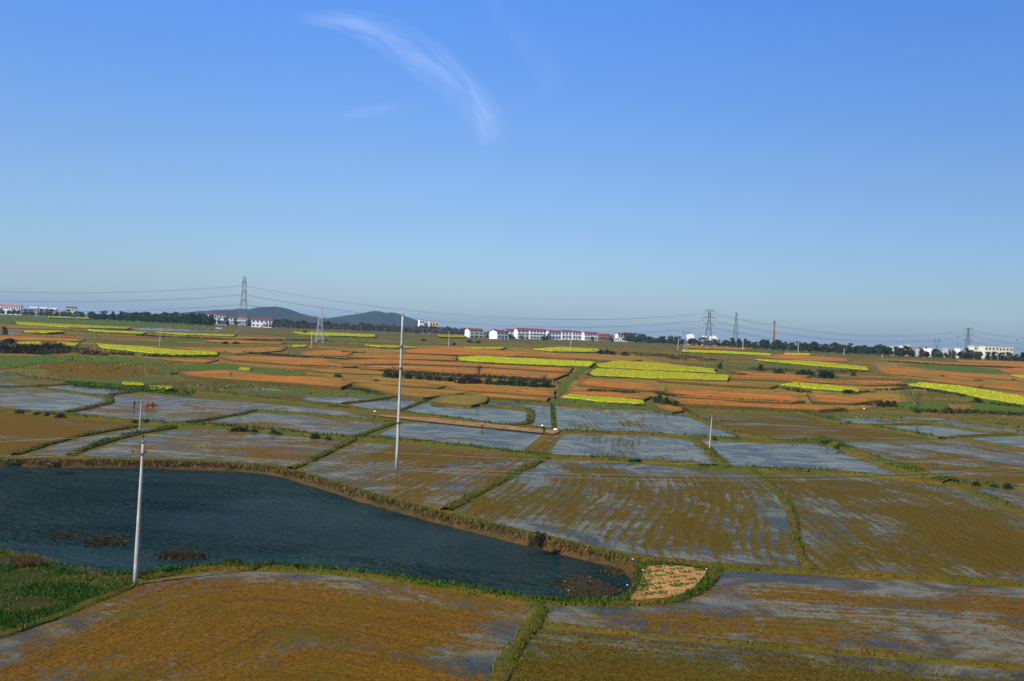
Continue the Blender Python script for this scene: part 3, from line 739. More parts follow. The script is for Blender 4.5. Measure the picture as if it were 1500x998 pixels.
# scrub on the terrace banks: nobody could count it
sc = Leaves(); sg = Leaves()
BANKS = [([(440,537),(560,543),(700,549),(810,556)], 1.0, .85, 7), ([(500,517),(590,520),(670,523)], .9, .85, 6), ([(590,530),(700,534),(840,541)], .9, .85, 6), ([(520,540),(620,545),(700,549)], .9, .85, 6), ([(650,571),(720,575),(810,582)], 1.2, .85, 7), ([(980,580),(1080,588),(1180,592)], 1.0, .85, 7), ([(860,573),(960,578),(1000,583)], 1.2, .85, 7), ([(1080,555),(1190,560),(1330,566)], 1.2, .85, 6), ([(1300,530),(1400,536),(1540,541)], 1, .85, 5), ([(200,492),(330,498),(480,500)], 1.2, .85, 5), ([(330,516),(430,523),(560,531)], 1.2, .85, 6),
 ([(560,545),(640,551),(700,553),(760,557),(815,563)], 3.2, 1.3, 8), ([(570,549),(640,555),(720,560),(812,568)], 2.4, 1.0, 6), ([(250,548),(330,554),(400,560),(470,564),(500,568)], 1.2, .6, 4),
 ([(500,532),(600,534),(700,540),(830,545)], .8, .5, 2.5), ([(510,525),(600,528),(660,529)], .8, .5, 2.5), ([(690,536),(790,542),(840,547)], 1.0, .5, 3), ([(1000,592),(1040,595),(1110,599),(1170,601),(1240,602)], 2.6, 1.0, 7),
 ([(860,550),(960,556),(1060,560)], 1.2, .6, 4), ([(970,559),(1060,566),(1160,571),(1180,576)], 3.0, .8, 5), ([(850,566),(930,572),(975,577)], 1.8, .7, 5), ([(1190,588),(1250,592),(1300,596)], 2.2, .9, 6),
 ([(1300,600),(1390,605),(1430,605),(1500,609),(1600,617)], 2.6, 1.1, 6), ([(1420,589),(1500,597),(1600,606)], 2.5, 1.0, 6), ([(1190,570),(1260,576),(1330,570)], 2.0, .8, 4), ([(1340,569),(1420,582),(1500,594)], 2.4, .8, 5),
 ([(0,508),(60,510),(100,514),(70,519),(0,517)], 4, 1.6, 8), ([(95,512),(160,518),(240,523),(300,522)], 4, 1.2, 5), ([(1070,548),(1120,552),(1190,557)], 1.0, .5, 3), ([(930,520),(1010,523),(1050,530)], 6, 1.0, 3),
 ([(1100,541),(1200,545),(1260,545)], 5, 1.0, 3), ([(870,516),(960,520),(1000,528)], 5, 1.0, 3), ([(430,560),(500,568),(560,576)], 1.2, .6, 4), ([(1290,545),(1400,556),(1500,570)], 1.2, .6, 2.5), ([(450,523),(500,521),(560,529)], 1, .5, 2)]
for px, w, hh, dn in BANKS:
    q = along(resample([G(x, y) for x, y in px], 2), dn*1.6, w)
    k = np.array([mnoise.noise(Vector((a[0]*.09, a[1]*.09, 1))) for a in q]); q = q[k > -.25]
    k = k[k > -.25]; q[:, 2] = terrain_np(q[:, 0], q[:, 1])
    sc.blades(q, hh, .55, .5); up = q.copy(); up[:, 2] += rng.uniform(.1, 1, len(q))*hh*.8; sc.cards(up, .6)
    sg.blades(q[k > .05], hh*.8, .6, .5)
tag(link('bank_scrub', sc.mesh('bank_scrub', M['scrub'])), 'low dark brown scrub along the terrace banks', 'scrub', kind='stuff')
tag(link('bank_greenery', sg.mesh('bank_greenery', M['leafmid'])), 'low olive green growth along the terrace banks', 'undergrowth', kind='stuff')
# tussocks all over the rough upland, so that it is not flat paint
tu = Leaves(); td = Leaves()
n = 22000
yy = 262+(rng.uniform(0, 1, n)**1.3)*560; xx = rng.uniform(-.56, .56, n)*yy
k = np.array([mnoise.noise(Vector((a*.02, b*.035, 8))) for a, b in zip(xx, yy)])
q = np.column_stack([xx, yy, terrain_np(xx, yy)])
tu.blades(q[k > .08], .5, .7, .6); td.blades(q[(k < -.1)][::3], .45, .7, .6)
tag(link('upland_grass', tu.mesh('upland_grass', M['grass'])), 'rough tussocky grass on the rising ground between the plots', 'grass', kind='stuff')
tag(link('upland_dry_grass', td.mesh('upland_dry_grass', M['dry'])), 'dead brown tussocks on the rising ground between the plots', 'dry grass', kind='stuff')

# ------------------------------------------------------------------ flowering rapeseed, one strip per plot
RAPE = [
 ([(25,471),(80,474),(190,479),(188,481),(100,479),(25,474)], 'long thin yellow rapeseed strip on the far left, nearest the grey tree belt but one'), ([(70,462),(133,464),(133,467),(72,465)], 'short yellow rapeseed patch right beside the dark tree belt at far left'),
 ([(36,484),(90,484),(93,486),(70,487),(38,486)], 'small yellow rapeseed strip below the long thin one at far left'), ([(128,482),(170,485),(215,486),(210,488),(140,485)], 'narrow yellow rapeseed strip left of the small blue lake'),
 ([(26,500),(60,500),(60,505),(28,504)], 'small yellow rapeseed block behind the dark bushes at the left edge'), ([(85,500),(115,502),(112,506),(84,505)], 'second small yellow rapeseed block behind the dark left bushes'),
 ([(140,503),(200,507),(260,512),(320,515),(318,519),(250,519),(215,516),(150,508)], 'broad bright rapeseed strip at the foot of the thin pole on the left'), ([(225,486),(290,488),(345,490),(343,492),(270,490)], 'pale yellow rapeseed strip just below the small blue lake'),
 ([(430,486),(480,487),(550,490),(550,493),(480,491),(432,488)], 'yellow rapeseed strip behind the pale lattice tower'), ([(427,505),(450,505),(448,508),(428,508)], 'tiny yellow rapeseed patch left of the thin pole by the pale tower'),
 ([(535,505),(590,506),(612,509),(560,508)], 'thin yellow rapeseed strip crossed by the tall concrete pole'), ([(642,490),(683,491),(682,494),(643,493)], 'small yellow rapeseed strip left of the first white village house'),
 ([(680,508),(738,508),(735,511),(682,510)], 'thin rapeseed strip on the upper edge of the red plots, right of a thin pole'), ([(672,523),(700,521),(780,525),(872,530),(864,536),(780,533),(674,527)], 'long rapeseed strip with a deep green front, left of the grassy lane'),
 ([(782,511),(820,508),(878,511),(874,515),(810,514)], 'rapeseed strip in front of the row of white village houses'), ([(876,533),(905,528),(960,531),(1046,540),(1048,545),(960,541),(880,537)], 'rear one of the two big rapeseed strips right of the grassy lane'),
 ([(866,546),(873,539),(960,543),(1068,549),(1065,556),(960,553),(868,549)], 'front one of the two big rapeseed strips right of the grassy lane'), ([(824,581),(832,577),(880,580),(947,586),(945,590),(880,587)], 'lowest rapeseed strip, at the edge of the flooded fields'),
 ([(1145,563),(1160,559),(1230,565),(1258,569),(1255,573),(1200,569)], 'rapeseed strip with a green front above the right red plots'), ([(1105,526),(1195,529),(1270,537),(1270,541),(1195,535),(1120,528)], 'thin rapeseed strip above the round dark bushes on the right'),
 ([(1330,563),(1350,560),(1410,565),(1470,575),(1500,581),(1600,594),(1600,606),(1500,592),(1430,580),(1400,573),(1350,566)], 'wide rapeseed strip running out of the right edge above the bare tree'), ([(1478,549),(1500,549),(1560,551),(1560,555),(1500,553)], 'short rapeseed strip at the right edge, uppermost there'),
 ([(1000,512),(1060,514),(1130,518),(1130,520),(1060,517),(1000,515)], 'thin rapeseed strip at the foot of the big dark pylon'), ([(1150,517),(1186,518),(1186,520),(1150,519)], 'short thin rapeseed strip against the right tree belt'),
 ([(350,538),(367,539),(367,542),(350,541)], 'tiny rapeseed patch among green weeds in the left middle'), ([(180,559),(212,560),(212,564),(180,563)], 'small rapeseed clump on the green bund, farther of two'), ([(220,564),(248,565),(248,570),(221,569)], 'small rapeseed clump on the green bund, nearer of two')]
for px, lab in RAPE:
    ht = 1.1 if max(q[0] for q in px)-min(q[0] for q in px) > 40 else .6
    pts = [G(x, y, ht*.9) for x, y in px]
    poly = [(q.x+1.3*mnoise.noise(q*.13), q.y+1.6*mnoise.noise(q*.17+Vector((5, 5, 0)))) for q in resample([Vector((q.x, q.y, 0)) for q in pts+[pts[0]]], 2.0)[:-1]]
    ym = sum(q.y for q in pts)/len(pts); step = min(5, max(1.2, ym/200))
    xy, f, out = fill(poly, step)
    jz = np.array([mnoise.noise(Vector((a*.5, b*.5, 0))) for a, b in xy])
    z = terrain_np(xy[:, 0], xy[:, 1])+ht*.86+.10*jz
    v = np.column_stack([xy, z]).tolist(); f = list(f); mi = [0]*len(f); n = len(out); b = len(v)
    mid = offset_loop(out, -.15); lo = offset_loop(out, -.4)
    for i in range(n): v.append((mid[i, 0], mid[i, 1], terrain(0, mid[i, 1])+ht*(.66+.12*mnoise.noise(Vector((mid[i, 0]*.8, mid[i, 1]*.8, 2))))))
    for i in range(n): v.append((lo[i, 0], lo[i, 1], terrain(0, lo[i, 1])-.1))
    for i in range(n):
        j = (i+1) % n
        f += [(i, b+i, b+j, j), (b+i, b+n+i, b+n+j, b+j)]; mi += [0, 1]
    nb = len(v)
    # flower heads and leaves as small cards on the crop
    area = abs(.5*np.sum(out[:, 0]*np.roll(out[:, 1], -1)-out[:, 1]*np.roll(out[:, 0], -1)))
    m = int(min(7000, max(150, area*2.2)))
    tri = np.array([t for t in f[:mi.count(0)] if len(t) == 3]); cen = xy[tri[rng.integers(0, len(tri), m)]]
    w3 = rng.dirichlet((1, 1, 1), m); c = (cen*w3[:, :, None]).sum(1)
    lf = Leaves(); lf.cards(np.column_stack([c, terrain_np(c[:, 0], c[:, 1])+ht*rng.uniform(.86, .98, m)]), .3)
    per = resample([Vector((*q, 0)) for q in out]+[Vector((*out[0], 0))], .35)
    e = np.array([(q.x, q.y) for q in per])[:5000]; e = e+rng.normal(0, .22, e.shape)
    e2 = e+rng.normal(0, .7, e.shape); lf.cards(np.column_stack([e2, terrain_np(e2[:, 0], e2[:, 1])+ht*rng.uniform(.5, .95, len(e2))])[::2], .3)
    lg = Leaves(); lg.blades(np.column_stack([e, terrain_np(e[:, 0], e[:, 1])]), ht*.75, .5, .3)
    for L, mm in ((lf, 2), (lg, 3)):
        off = len(v); vv = np.concatenate(L.v); v += vv.tolist()
        for k, nn in L.k:
            f += (np.arange(nn*k).reshape(nn, k)+off).tolist(); mi += [mm]*nn
    rn = np.concatenate([rng.uniform(0, 1, nb), np.concatenate(lf.r), np.concatenate(lg.r)])
    me = bpy.data.meshes.new('rapeseed_crop'); me.from_pydata(v, [], f); fattr(me, 'rnd', rn)
    for k in ('rape', 'rapeleaf', 'rapebloom', 'rapeleaf'): me.materials.append(M[k])
    me.polygons.foreach_set('material_index', mi)
    tag(link('rapeseed_crop', me), lab, 'rapeseed', kind='stuff')

# ------------------------------------------------------------------ trees and shrubs
def crown_mesh(name, mat, h, w, n, base=.25, size=.9, lobes=9, cone=False):
    L = Leaves(); per = n//lobes
    for i in range(lobes):
        t = rng.uniform(0, 1); zc = h*(base+(1-base)*(.1+.8*t)); k = (1-t*.85) if cone else math.sin(math.pi*(.2+.7*t))
        a = rng.uniform(0, 2*np.pi); rr = w*.5*k*rng.uniform(.25, .75); c = np.array([math.cos(a)*rr, math.sin(a)*rr, zc])
        rad = w*.27*rng.uniform(.7, 1.25)*(.5+.5*k)
        u = rng.normal(size=(per, 3)); u /= np.linalg.norm(u, axis=1)[:, None]
        p = c+u*(rad*rng.uniform(.45, 1.1, per)**.6)[:, None]*np.array([1, 1, .8])
        L.cards(p, size)
    return L.mesh(name, mat)

def trunk_mesh(name, h, r, limbs=4, mat=None):
    m = MB(); m.tube([(0, 0, -.2), (.1, .05, h*.3), (-.05, .1, h*.6), (.05, 0, h*.85)], [r, r*.75, r*.5, r*.2], 6)
    for i in range(limbs):
        a = i*2.4+random.random(); z = h*(.3+.12*i); l = h*.25
        m.tube([(0, .05, z), (math.cos(a)*l*.6, math.sin(a)*l*.6, z+l*.5), (math.cos(a)*l, math.sin(a)*l, z+l)], [r*.4, r*.25, r*.1], 5)
    return m.mesh(name, mat or M['bark'])

def twig_tree_mesh(name, h, spread, seed, depth=5, up=.6, n0=1, r0=.1, mat=None):
    rs = random.Random(seed); m = MB()
    def grow(p, d, l, r, k):
        q = p+d*l; m.tube([p, (p+q)/2+Vector((rs.uniform(-.06,.06)*l, rs.uniform(-.06,.06)*l, 0)), q], [r, r*.85, r*.65], 4 if k > 1 else 3, cap=False)
        if k == 0: return
        for i in range(rs.choice((2, 3, 3))):
            v = Vector((rs.uniform(-1, 1), rs.uniform(-1, 1), rs.uniform(-.2, 1)))*spread
            nd = (d*up+v).normalized(); grow(q if i else p.lerp(q, .75), nd, l*rs.uniform(.62, .85), r*.62, k-1)
    grow(Vector((0, 0, -.15)), Vector((rs.uniform(-.08, .08), 0, 1)).normalized(), h*.3, r0, depth)
    me = m.mesh(name, mat or M['twig']); fattr(me, 'rnd', np.repeat(rng.uniform(0, 1, len(m.v)//2+1), 2)[:len(m.v)])
    return me

PROTO = {}
def tree(kind, loc, h, label, group, cat='tree', w=1.0):
    """kind -> thing with trunk and crown"""
    v = random.randrange(4)
    key = (kind, v)
    if key not in PROTO:
        name = {'leafy': 'broadleaf_tree', 'conifer': 'pine_tree', 'poplar': 'bare_poplar'}[kind]
        t = thing(name, loc, label, cat, group)
        if kind == 'leafy':
            link('trunk', trunk_mesh('trunk', 8, .22), t); link('crown', crown_mesh('crown', M['leafmid'] if v % 2 else M['leafdark'], 10, 7.0, 620, .12, .95, 12), t)
        elif kind == 'conifer':
            link('trunk', trunk_mesh('trunk', 9, .18, 3), t); link('crown', crown_mesh('crown', M['leafdark'], 10, 5.2, 520, .12, .85, 12, True), t)
        else:
            m = MB(); m.tube([(0, 0, -.2), (.05, 0, 4), (0, .05, 9.5)], [.15, .1, .03], 5); link('trunk', m.mesh('trunk', plain('poplar_bark', (.24, .215, .18))), t)
            L = Leaves(); pts = []
            m2 = MB()
            for i in range(85):
                z = random.uniform(1.6, 9); a = random.uniform(0, 6.28); l = random.uniform(.7, 1.7)*(1.15-z/12)
                m2.tube([(0, 0, z), (math.cos(a)*l*.5, math.sin(a)*l*.5, z+l*.9), (math.cos(a)*l*.7, math.sin(a)*l*.7, z+l*1.8)], [.09, .07, .03], 3, cap=False)
            me = m2.mesh('branches', M['twig']); fattr(me, 'rnd', rng.uniform(0, 1, len(m2.v))); link('branches', me, t)
        PROTO[key] = t
    else:
        t = copy_tree(PROTO[key]); tag(t, label, cat, group)
    t.location = loc; t.rotation_euler = (0, 0, random.uniform(0, 6.28)); s = h/10
    t.scale = (s*w*random.uniform(1.0, 1.4), s*w*random.uniform(1.0, 1.4), s)
    return t

def horizon(x): return 455+.0437*x
def belt(x0, x1, base, top, d0, d1, rows, gap, kinds, label, group, rowgap=5.0, w=1.0):
    """a strip of trees between two photo columns; base/top are (left,right) photo heights, d the (left,right) distances"""
    dm = (d0+d1)/2; length = abs(x1-x0)*dm/F; n = int(length/gap)
    for r in range(rows):
        for i in range(n):
            s = (i+.5+random.uniform(-.4, .4))/n; px = x0+(x1-x0)*s; d = d0+(d1-d0)*s+r*rowgap+random.uniform(-2, 2)
            q = P(px, horizon(px), d); z = terrain(0, d)
            yt = top[0]+(top[1]-top[0])*s; hgt = (H+(horizon(px)-yt)*d/F-z)*random.uniform(.72, 1.12)
            tree(random.choice(kinds), (q.x, d, z-.1), max(2.5, hgt), label, group, w=w)

belt(132, 312, (470, 476), (456, 460), 900, 800, 3, 3.6, ['leafy', 'leafy', 'conifer'], 'dark green tree in the dense belt behind the small lake on the left', 'trees of the dense left belt')
belt(-30, 135, (460, 464), (449, 455), 1250, 1150, 2, 7, ['leafy', 'conifer'], 'small dark tree in the low far belt at the left edge', 'trees of the far left belt', w=1.3)
belt(376, 470, (478, 482), (466, 472), 960, 930, 3, 4.5, ['leafy', 'leafy', 'conifer'], 'dark tree right of the white house with the wide red roof', 'trees beside the white left house', w=1.3)
belt(385, 695, (480, 488), (471.5, 481), 860, 930, 3, 2.4, ['poplar'], 'bare grey poplar in the long row below the right hill', 'bare poplars in rows', 7, 1.6)
belt(450, 640, (480, 480), (470.5, 478), 1010, 1050, 2, 4.5, ['conifer', 'leafy'], 'dark tree behind the rows of bare poplars', 'trees behind the poplars', w=1.3)
belt(640, 700, (482, 486), (478, 481), 1100, 1100, 1, 8, ['leafy'], 'small tree on the skyline left of the village', 'skyline trees left of the village', w=1.2)
belt(925, 1130, (503, 514), (489, 498), 1030, 860, 2, 4.6, ['conifer', 'conifer', 'leafy'], 'dark pine in the belt behind the big pylon', 'pines of the belt behind the pylon', w=1.15)
belt(1130, 1335, (515, 524), (499, 508), 800, 730, 3, 4.2, ['leafy', 'leafy', 'conifer'], 'full green tree in the tall belt right of the brick chimney', 'trees of the tall right belt', w=1.1)
belt(1335, 1530, (524, 531), (513, 516), 730, 720, 2, 4.6, ['leafy', 'conifer', 'conifer'], 'low dark tree in the belt below the cream block at the right edge', 'trees of the low right belt', w=1.2)
for px, ty in ((1370, 511), (1374, 513), (1415, 510), (1419, 512), (1424, 513)):
    q = P(px, horizon(px), 715); tree('leafy', (q.x, 715, terrain(0, 715)), H+(horizon(px)-ty)*715/F-terrain(0, 715), 'taller round tree standing out of the low right belt', 'taller trees of the low right belt')

for px, ty, d in ((710, 487, 800), (714, 485, 830), (747, 488, 780), (726, 482, 900), (764, 491, 745), (796, 491, 742), (801, 492, 742), (868, 493, 900), (896, 490, 960), (915, 487, 1020), (921, 486, 1030), (931, 488, 1010), (700, 480, 980), (690, 481, 980), (672, 482, 1000), (655, 480, 1050)):
    q = P(px, horizon(px), d); tree('leafy', (q.x, d, terrain(0, d)-.1), max(3, H+(horizon(px)-ty)*d/F-terrain(0, d)), 'small garden tree standing between the white village houses', 'garden trees of the village')
for px, ty, d in ((322, 466, 960), (330, 465, 980), (345, 466, 930), (364, 467, 930), (310, 463, 1000), (334, 470, 880), (403, 469, 925), (409, 470, 930)):
    q = P(px, horizon(px), d); tree('leafy', (q.x, d, terrain(0, d)-.1), max(3, H+(horizon(px)-ty)*d/F-terrain(0, d)), 'small dark tree among the white houses around the tallest pylon', 'trees among the left houses')
# shrubs: one mesh each, four shapes
SH = {}
def shrub(px, py, wpx, hpx, style, label, group=None):
    g = G(px, py); s = g.y/F; v = random.randrange(3); key = (style, v)
    if key not in SH:
        mats = {'dark': M['scrub'], 'green': M['leafdark'], 'fresh': M['greens'], 'brown': M['dry'], 'olive': M['leafmid']}[style]
        L = Leaves(); n = 520
        for i in range(9):
            a = rng.uniform(0, 6.28); c = np.array([math.cos(a)*.33*rng.uniform(.1, 1), math.sin(a)*.33*rng.uniform(.1, 1), rng.uniform(.25, .72)])
            u = rng.normal(size=(n//9, 3)); u /= np.linalg.norm(u, axis=1)[:, None]; L.cards(c+u*(.24*rng.uniform(.3, 1.1, n//9))[:, None], .13)
        p = rng.uniform(-.45, .45, (90, 3)); p[:, 2] = 0; L.blades(p, .55, .08, .4)
        SH[key] = L.mesh('shrub', mats)
    o = link('shrub', SH[key]); tag(o, label, 'shrub', group)
    o.location = g; o.rotation_euler = (0, 0, random.uniform(0, 6.28)); o.scale = (wpx*s, wpx*s*.9, hpx*s)
    return o
for x, y, w, h in ((5,516,34,18),(26,517,34,16),(46,518,30,15),(66,515,26,13),(14,503,22,9)):
    shrub(x, y, w, h, 'dark', 'dark bush in the black mass of bushes at the left edge', 'dark bushes at the left edge')
for x, y, w, h in ((70,512,20,12),(84,513,24,13),(98,514,20,10)): shrub(x, y, w, h, 'dark', 'rounded dark bush just right of the black mass at the left edge', 'rounded bushes behind the green field')
for x, y, w, h in ((112,516,20,9),(124,519,20,9),(140,520,18,8),(152,521,16,6)): shrub(x, y, w, h, 'brown', 'brown leafless thicket beyond the green field on the left', 'brown thickets on the left')
shrub(7, 489, 9, 13, 'brown', 'small dark reddish bush beside the grey pool at the far left edge')
for x, y, w, h in ((568,553,16,13),(580,554,18,12),(598,555,16,9),(614,556,15,8),(628,557,14,8)): shrub(x, y, w, h, 'green', 'dark green bush on the bank around the tall concrete pole', 'bushes on the bank near the tall pole')
for x, y, w, h in ((643,558,18,9),(660,559,16,8),(676,562,20,12),(688,562,22,15),(700,562,16,10)): shrub(x, y, w, h, 'dark', 'dark bush in the thick middle of the long bank above the straw plot', 'bushes in the middle of the long bank')
for x, y, w, h in ((716,563,20,11),(732,564,20,10),(748,565,22,11),(764,566,22,12),(782,567,22,11),(800,568,20,10)): shrub(x, y, w, h, 'green', 'dark green bush along the right end of the long bank, left of the grassy lane', 'bushes at the right end of the long bank')
shrub(551, 561, 12, 6, 'olive', 'pale green bush at the left end of the red plots, left of the tall pole'); shrub(495, 553, 14, 6, 'fresh', 'bright green low bush left of the tall concrete pole')
shrub(964, 590, 16, 15, 'green', 'largest green bush at the corner of the flooded fields'); shrub(977, 594, 22, 14, 'dark', 'brown-green bush right of the largest corner bush'); shrub(990, 597, 18, 10, 'dark', 'low dark bush nearest the diagonal bund corner'); shrub(1003, 604, 12, 9, 'brown', 'straw brown clump at the top of the diagonal bund')
for x, y, w, h in ((880,519,10,8),(889,519,9,9),(897,520,12,7),(915,521,14,6),(870,517,9,5)): shrub(x, y, w, h, 'dark', 'dark bush at the right end of the rapeseed below the village', 'bushes right of the village rapeseed')
shrub(1054, 540, 8, 10, 'green', 'lone upright dark bush right of the two big rapeseed strips')
shrub(1113, 543, 12, 12, 'dark', 'leftmost dark bush on the slope below the right tree belt, half bare'); shrub(1141, 547, 18, 9, 'green', 'low round dark bush second from the left on the slope')
for x, y, w, h in ((1174,550,20,11),(1186,550,18,10)): shrub(x, y, w, h, 'green', 'round dark bush left of the biggest bush on the slope', 'pair of round bushes on the slope')
shrub(1208, 553, 36, 14, 'green', 'biggest round dark bush on the slope, in front of the right tree belt'); shrub(1250, 551, 9, 7, 'green', 'small round bush right of the biggest one')
shrub(1244, 577, 26, 7, 'dark', 'flat black bush at the right end of a rapeseed strip')
for x, y, w, h in ((1290,596,14,11),(1300,596,16,11),(1309,596,12,10)): shrub(x, y, w, h, 'dark', 'clipped brown thicket on the bank left of the bare tree', 'brown thicket on the right bank')
shrub(1389, 606, 14, 11, 'dark', 'black bush on the bank right of the bare tree'); shrub(1344, 605, 12, 7, 'green', 'green bush at the foot of the bare tree'); shrub(1432, 590, 16, 8, 'dark', 'dark bush at the left end of the wide right rapeseed')
for x, y, w, h in ((1380,553,14,4),(1434,571,14,4),(1484,558,8,4),(1465,565,8,3)): shrub(x, y, w, h, 'dark', 'tiny dark bush on the red plots at the right edge', 'tiny bushes on the right red plots')
shrub(787, 800, 26, 27, 'dark', 'twiggy black bush on the far bank of the pond'); shrub(78, 685, 30, 14, 'brown', 'brown bush overhanging the far corner of the pond'); shrub(20, 683, 22, 8, 'green', 'green bush overhanging the pond at the left edge')
shrub(244, 840, 30, 14, 'fresh', 'leafy green bush on the near pond bank right of the concrete pole'); shrub(212, 846, 18, 10, 'green', 'low dark bush at the foot of the near concrete pole')
for x, y, w, h in ((88,612,16,8),(30,606,16,6),(55,608,14,5),(70,609,12,5)): shrub(x, y, w, h, 'green', 'dark green bush on the long bund at the left', 'bushes on the left of the long bund')
for x, y, w, h in ((197,620,9,6),(216,620,11,7),(245,626,8,4)): shrub(x, y, w, h, 'green', 'small bush on the long bund beside the short grey pole', 'bushes by the short grey pole')
for x, y, w, h in ((400,636,14,9),(408,637,12,6),(462,643,16,9),(480,644,12,7),(350,632,30,8),(372,633,14,6)): shrub(x, y, w, h, 'green', 'green bush in the row on the long bund left of the tall pole', 'bushes on the long bund left of the tall pole')
for x, y, w, h in ((925,678,14,7),(934,678,12,7),(1030,684,20,7),(1046,685,16,8)): shrub(x, y, w, h, 'fresh', 'fresh green plant clump on the bund in front of the big middle paddies', 'plant clumps on the middle bund')
for x, y, w, h in ((1047,645,8,6),(1180,646,8,6),(1205,650,16,7),(1215,652,18,9),(1232,658,20,9)): shrub(x, y, w, h, 'fresh', 'rank green clump at the upper end of the wide grassy bund', 'clumps on the wide grassy bund')
for x, y, w, h in ((1430,712,14,8),(1476,716,16,10),(1456,714,12,6)): shrub(x, y, w, h, 'green', 'dark clump on the bund at the far right', 'clumps on the far right bund')
for x, y, w, h in ((752,497,8,5),(700,503,10,5),(665,506,6,5),(620,500,8,4),(1010,540,10,4)): shrub(x, y, w, h, 'olive', 'small olive bush on the rough grass below the village', 'bushes on the grass below the village')
for x, y, w, h in ((792,497,18,6),(688,502,12,5),(757,494,10,6),(850,498,10,5)): shrub(x, y, w, h, 'green', 'dark garden bush in front of the village houses', 'bushes in front of the village')
shrub(447, 490, 8, 7, 'green', 'dark round bush in the rapeseed left of the pale lattice tower')
for x, y, w, h in ((330,504,10,4),(346,504,12,4),(370,477,12,5),(290,475,9,5)): shrub(x, y, w, h, 'dark', 'small dark bush in the fields below the left houses', 'bushes below the left houses')

# bare trees
for px, py, hp, seed, lab in ((1345, 603, 33, 3, 'bare spreading tree above the flooded fields on the right'), (700, 560, 30, 5, 'thin bare sapling on the long bank above the straw plot'), (799, 566, 24, 8, 'thin dark sapling by the lower end of the grassy lane'), (338, 556, 14, 9, 'small bare bush-like tree on the red bank at left'),
                              (1173, 570, 12, 12, 'small crooked bare tree in the right rapeseed strip'), (1432, 572, 16, 15, 'small bare tree among the red plots at right'), (579, 545, 12, 17, 'leafless twiggy tree behind the tall concrete pole')):
    g = G(px, py); h = hp*g.y/F
    o = link('bare_tree', twig_tree_mesh('bare_tree', h, .75, seed, 5 if hp > 20 else 4, .55, 1, h*.022+.03, mat_blades('dark_twigs', [(.02, .016, .010), (.05, .04, .025)], 0) if hp > 15 else M['scrub'])); o.location = g
    tag(o, lab, 'tree')

# ------------------------------------------------------------------ poles and their wires
def pole(px, pb, tx, ty, label, r=None, style='low', group=None):
    """round tapered concrete pole; base and top given where they stand in the picture"""
    g = G(px, pb); d = g.y; top = P(tx, ty, d); h = top.z-g.z; lean = top.x-g.x
    r = r or max(.10, h*.014)
    t = thing('utility_pole', g, label, 'utility pole', group)
    m = MB(); n = 8
    m.tube([(lean*i/n, 0, -.3 if i == 0 else h*i/n) for i in range(n+1)], [r*(1-.42*i/n) for i in range(n+1)], 14)
    link('shaft', m.mesh('shaft', M['concrete'], True), t)
    return t, g, Vector((g.x+lean, d, g.z+h)), h, lean, r
def insul(parent, c, s=1.0):
    m = MB(); m.tube([(c[0], c[1], c[2]+z*s) for z in (0, .06, .07, .12, .13, .2, .22)], [k*s for k in (.03, .03, .07, .05, .065, .04, .015)], 8)
    link('insulator', m.mesh('insulator', M['porcelain'], True), parent)

t1, g1, top1, h1, le1, r1 = pole(198, 857, 210, 646, 'tall concrete pole standing on the near edge of the pond, carrying thin wires', .165)
m = MB(); m.tube([(le1, 0, h1), (le1-.02, 0, h1+.28)], .03, 6); m.box((le1, 0, h1-.06), (.34, .34, .07)); link('top_clamp', m.mesh('top_clamp', M['steeldark']), t1)
insul(t1, (le1-.02, 0, h1+.2), 1.2)
m = MB(); z2 = h1*.915; x2 = le1*.915; m.box((x2-.2, -.17, z2), (.95, .07, .08)); m.box((x2, 0, z2), (.42, .40, .06)); ca_ = link('crossarm', m.mesh('crossarm', M['rust']), t1)
for q in (-.6, .2): insul(ca_, (x2+q, -.17, z2+.05), 1.0)
for zz, nm in ((.47, 'joint_band'), (.72, 'joint_band')):
    m = MB(); m.tube([(le1*zz, 0, h1*zz-.03), (le1*zz, 0, h1*zz+.03)], r1*(1-.42*zz)+.008, 14); link(nm, m.mesh(nm, M['slab']), t1)

t2, g2, top2, h2, le2, r2 = pole(581, 688, 590, 463, 'very tall slender concrete pole standing in the middle paddy, rising above the skyline', .21)
for fr, nm in ((.305, 'flange_joint'), (.66, 'bracket_band')):
    m = MB(); rr = r2*(1-.42*fr); m.tube([(le2*fr, 0, h2*fr-.1), (le2*fr, 0, h2*fr+.1)], rr+.1, 14)
    if fr > .5: m.box((le2*fr-.55, 0, h2*fr), (1.1, .1, .1)); m.box((le2*fr+.5, 0, h2*fr-.3), (.8, .1, .1)); m.tube([(le2*fr-1.0, 0, h2*fr), (le2*fr-1.3, 0, h2*fr+.7)], .05, 6)
    link(nm, m.mesh(nm, M['rust']), t2)
m = MB(); fr = .80; rr = r2*(1-.42*fr); m.tube([(le2*fr, 0, h2*fr-.18), (le2*fr, 0, h2*fr+.18)], rr+.06, 14); m.box((le2*fr-.35, 0, h2*fr+.1), (.5, .3, .08)); m.box((le2*fr+.4, 0, h2*fr-.6), (.12, .1, .9)); link('steel_collar', m.mesh('steel_collar', M['steeldark']), t2)
m = MB(); m.tube([(le2, 0, h2), (le2, 0, h2+.25)], r2*.5, 10); link('pole_cap', m.mesh('pole_cap', M['steeldark']), t2)

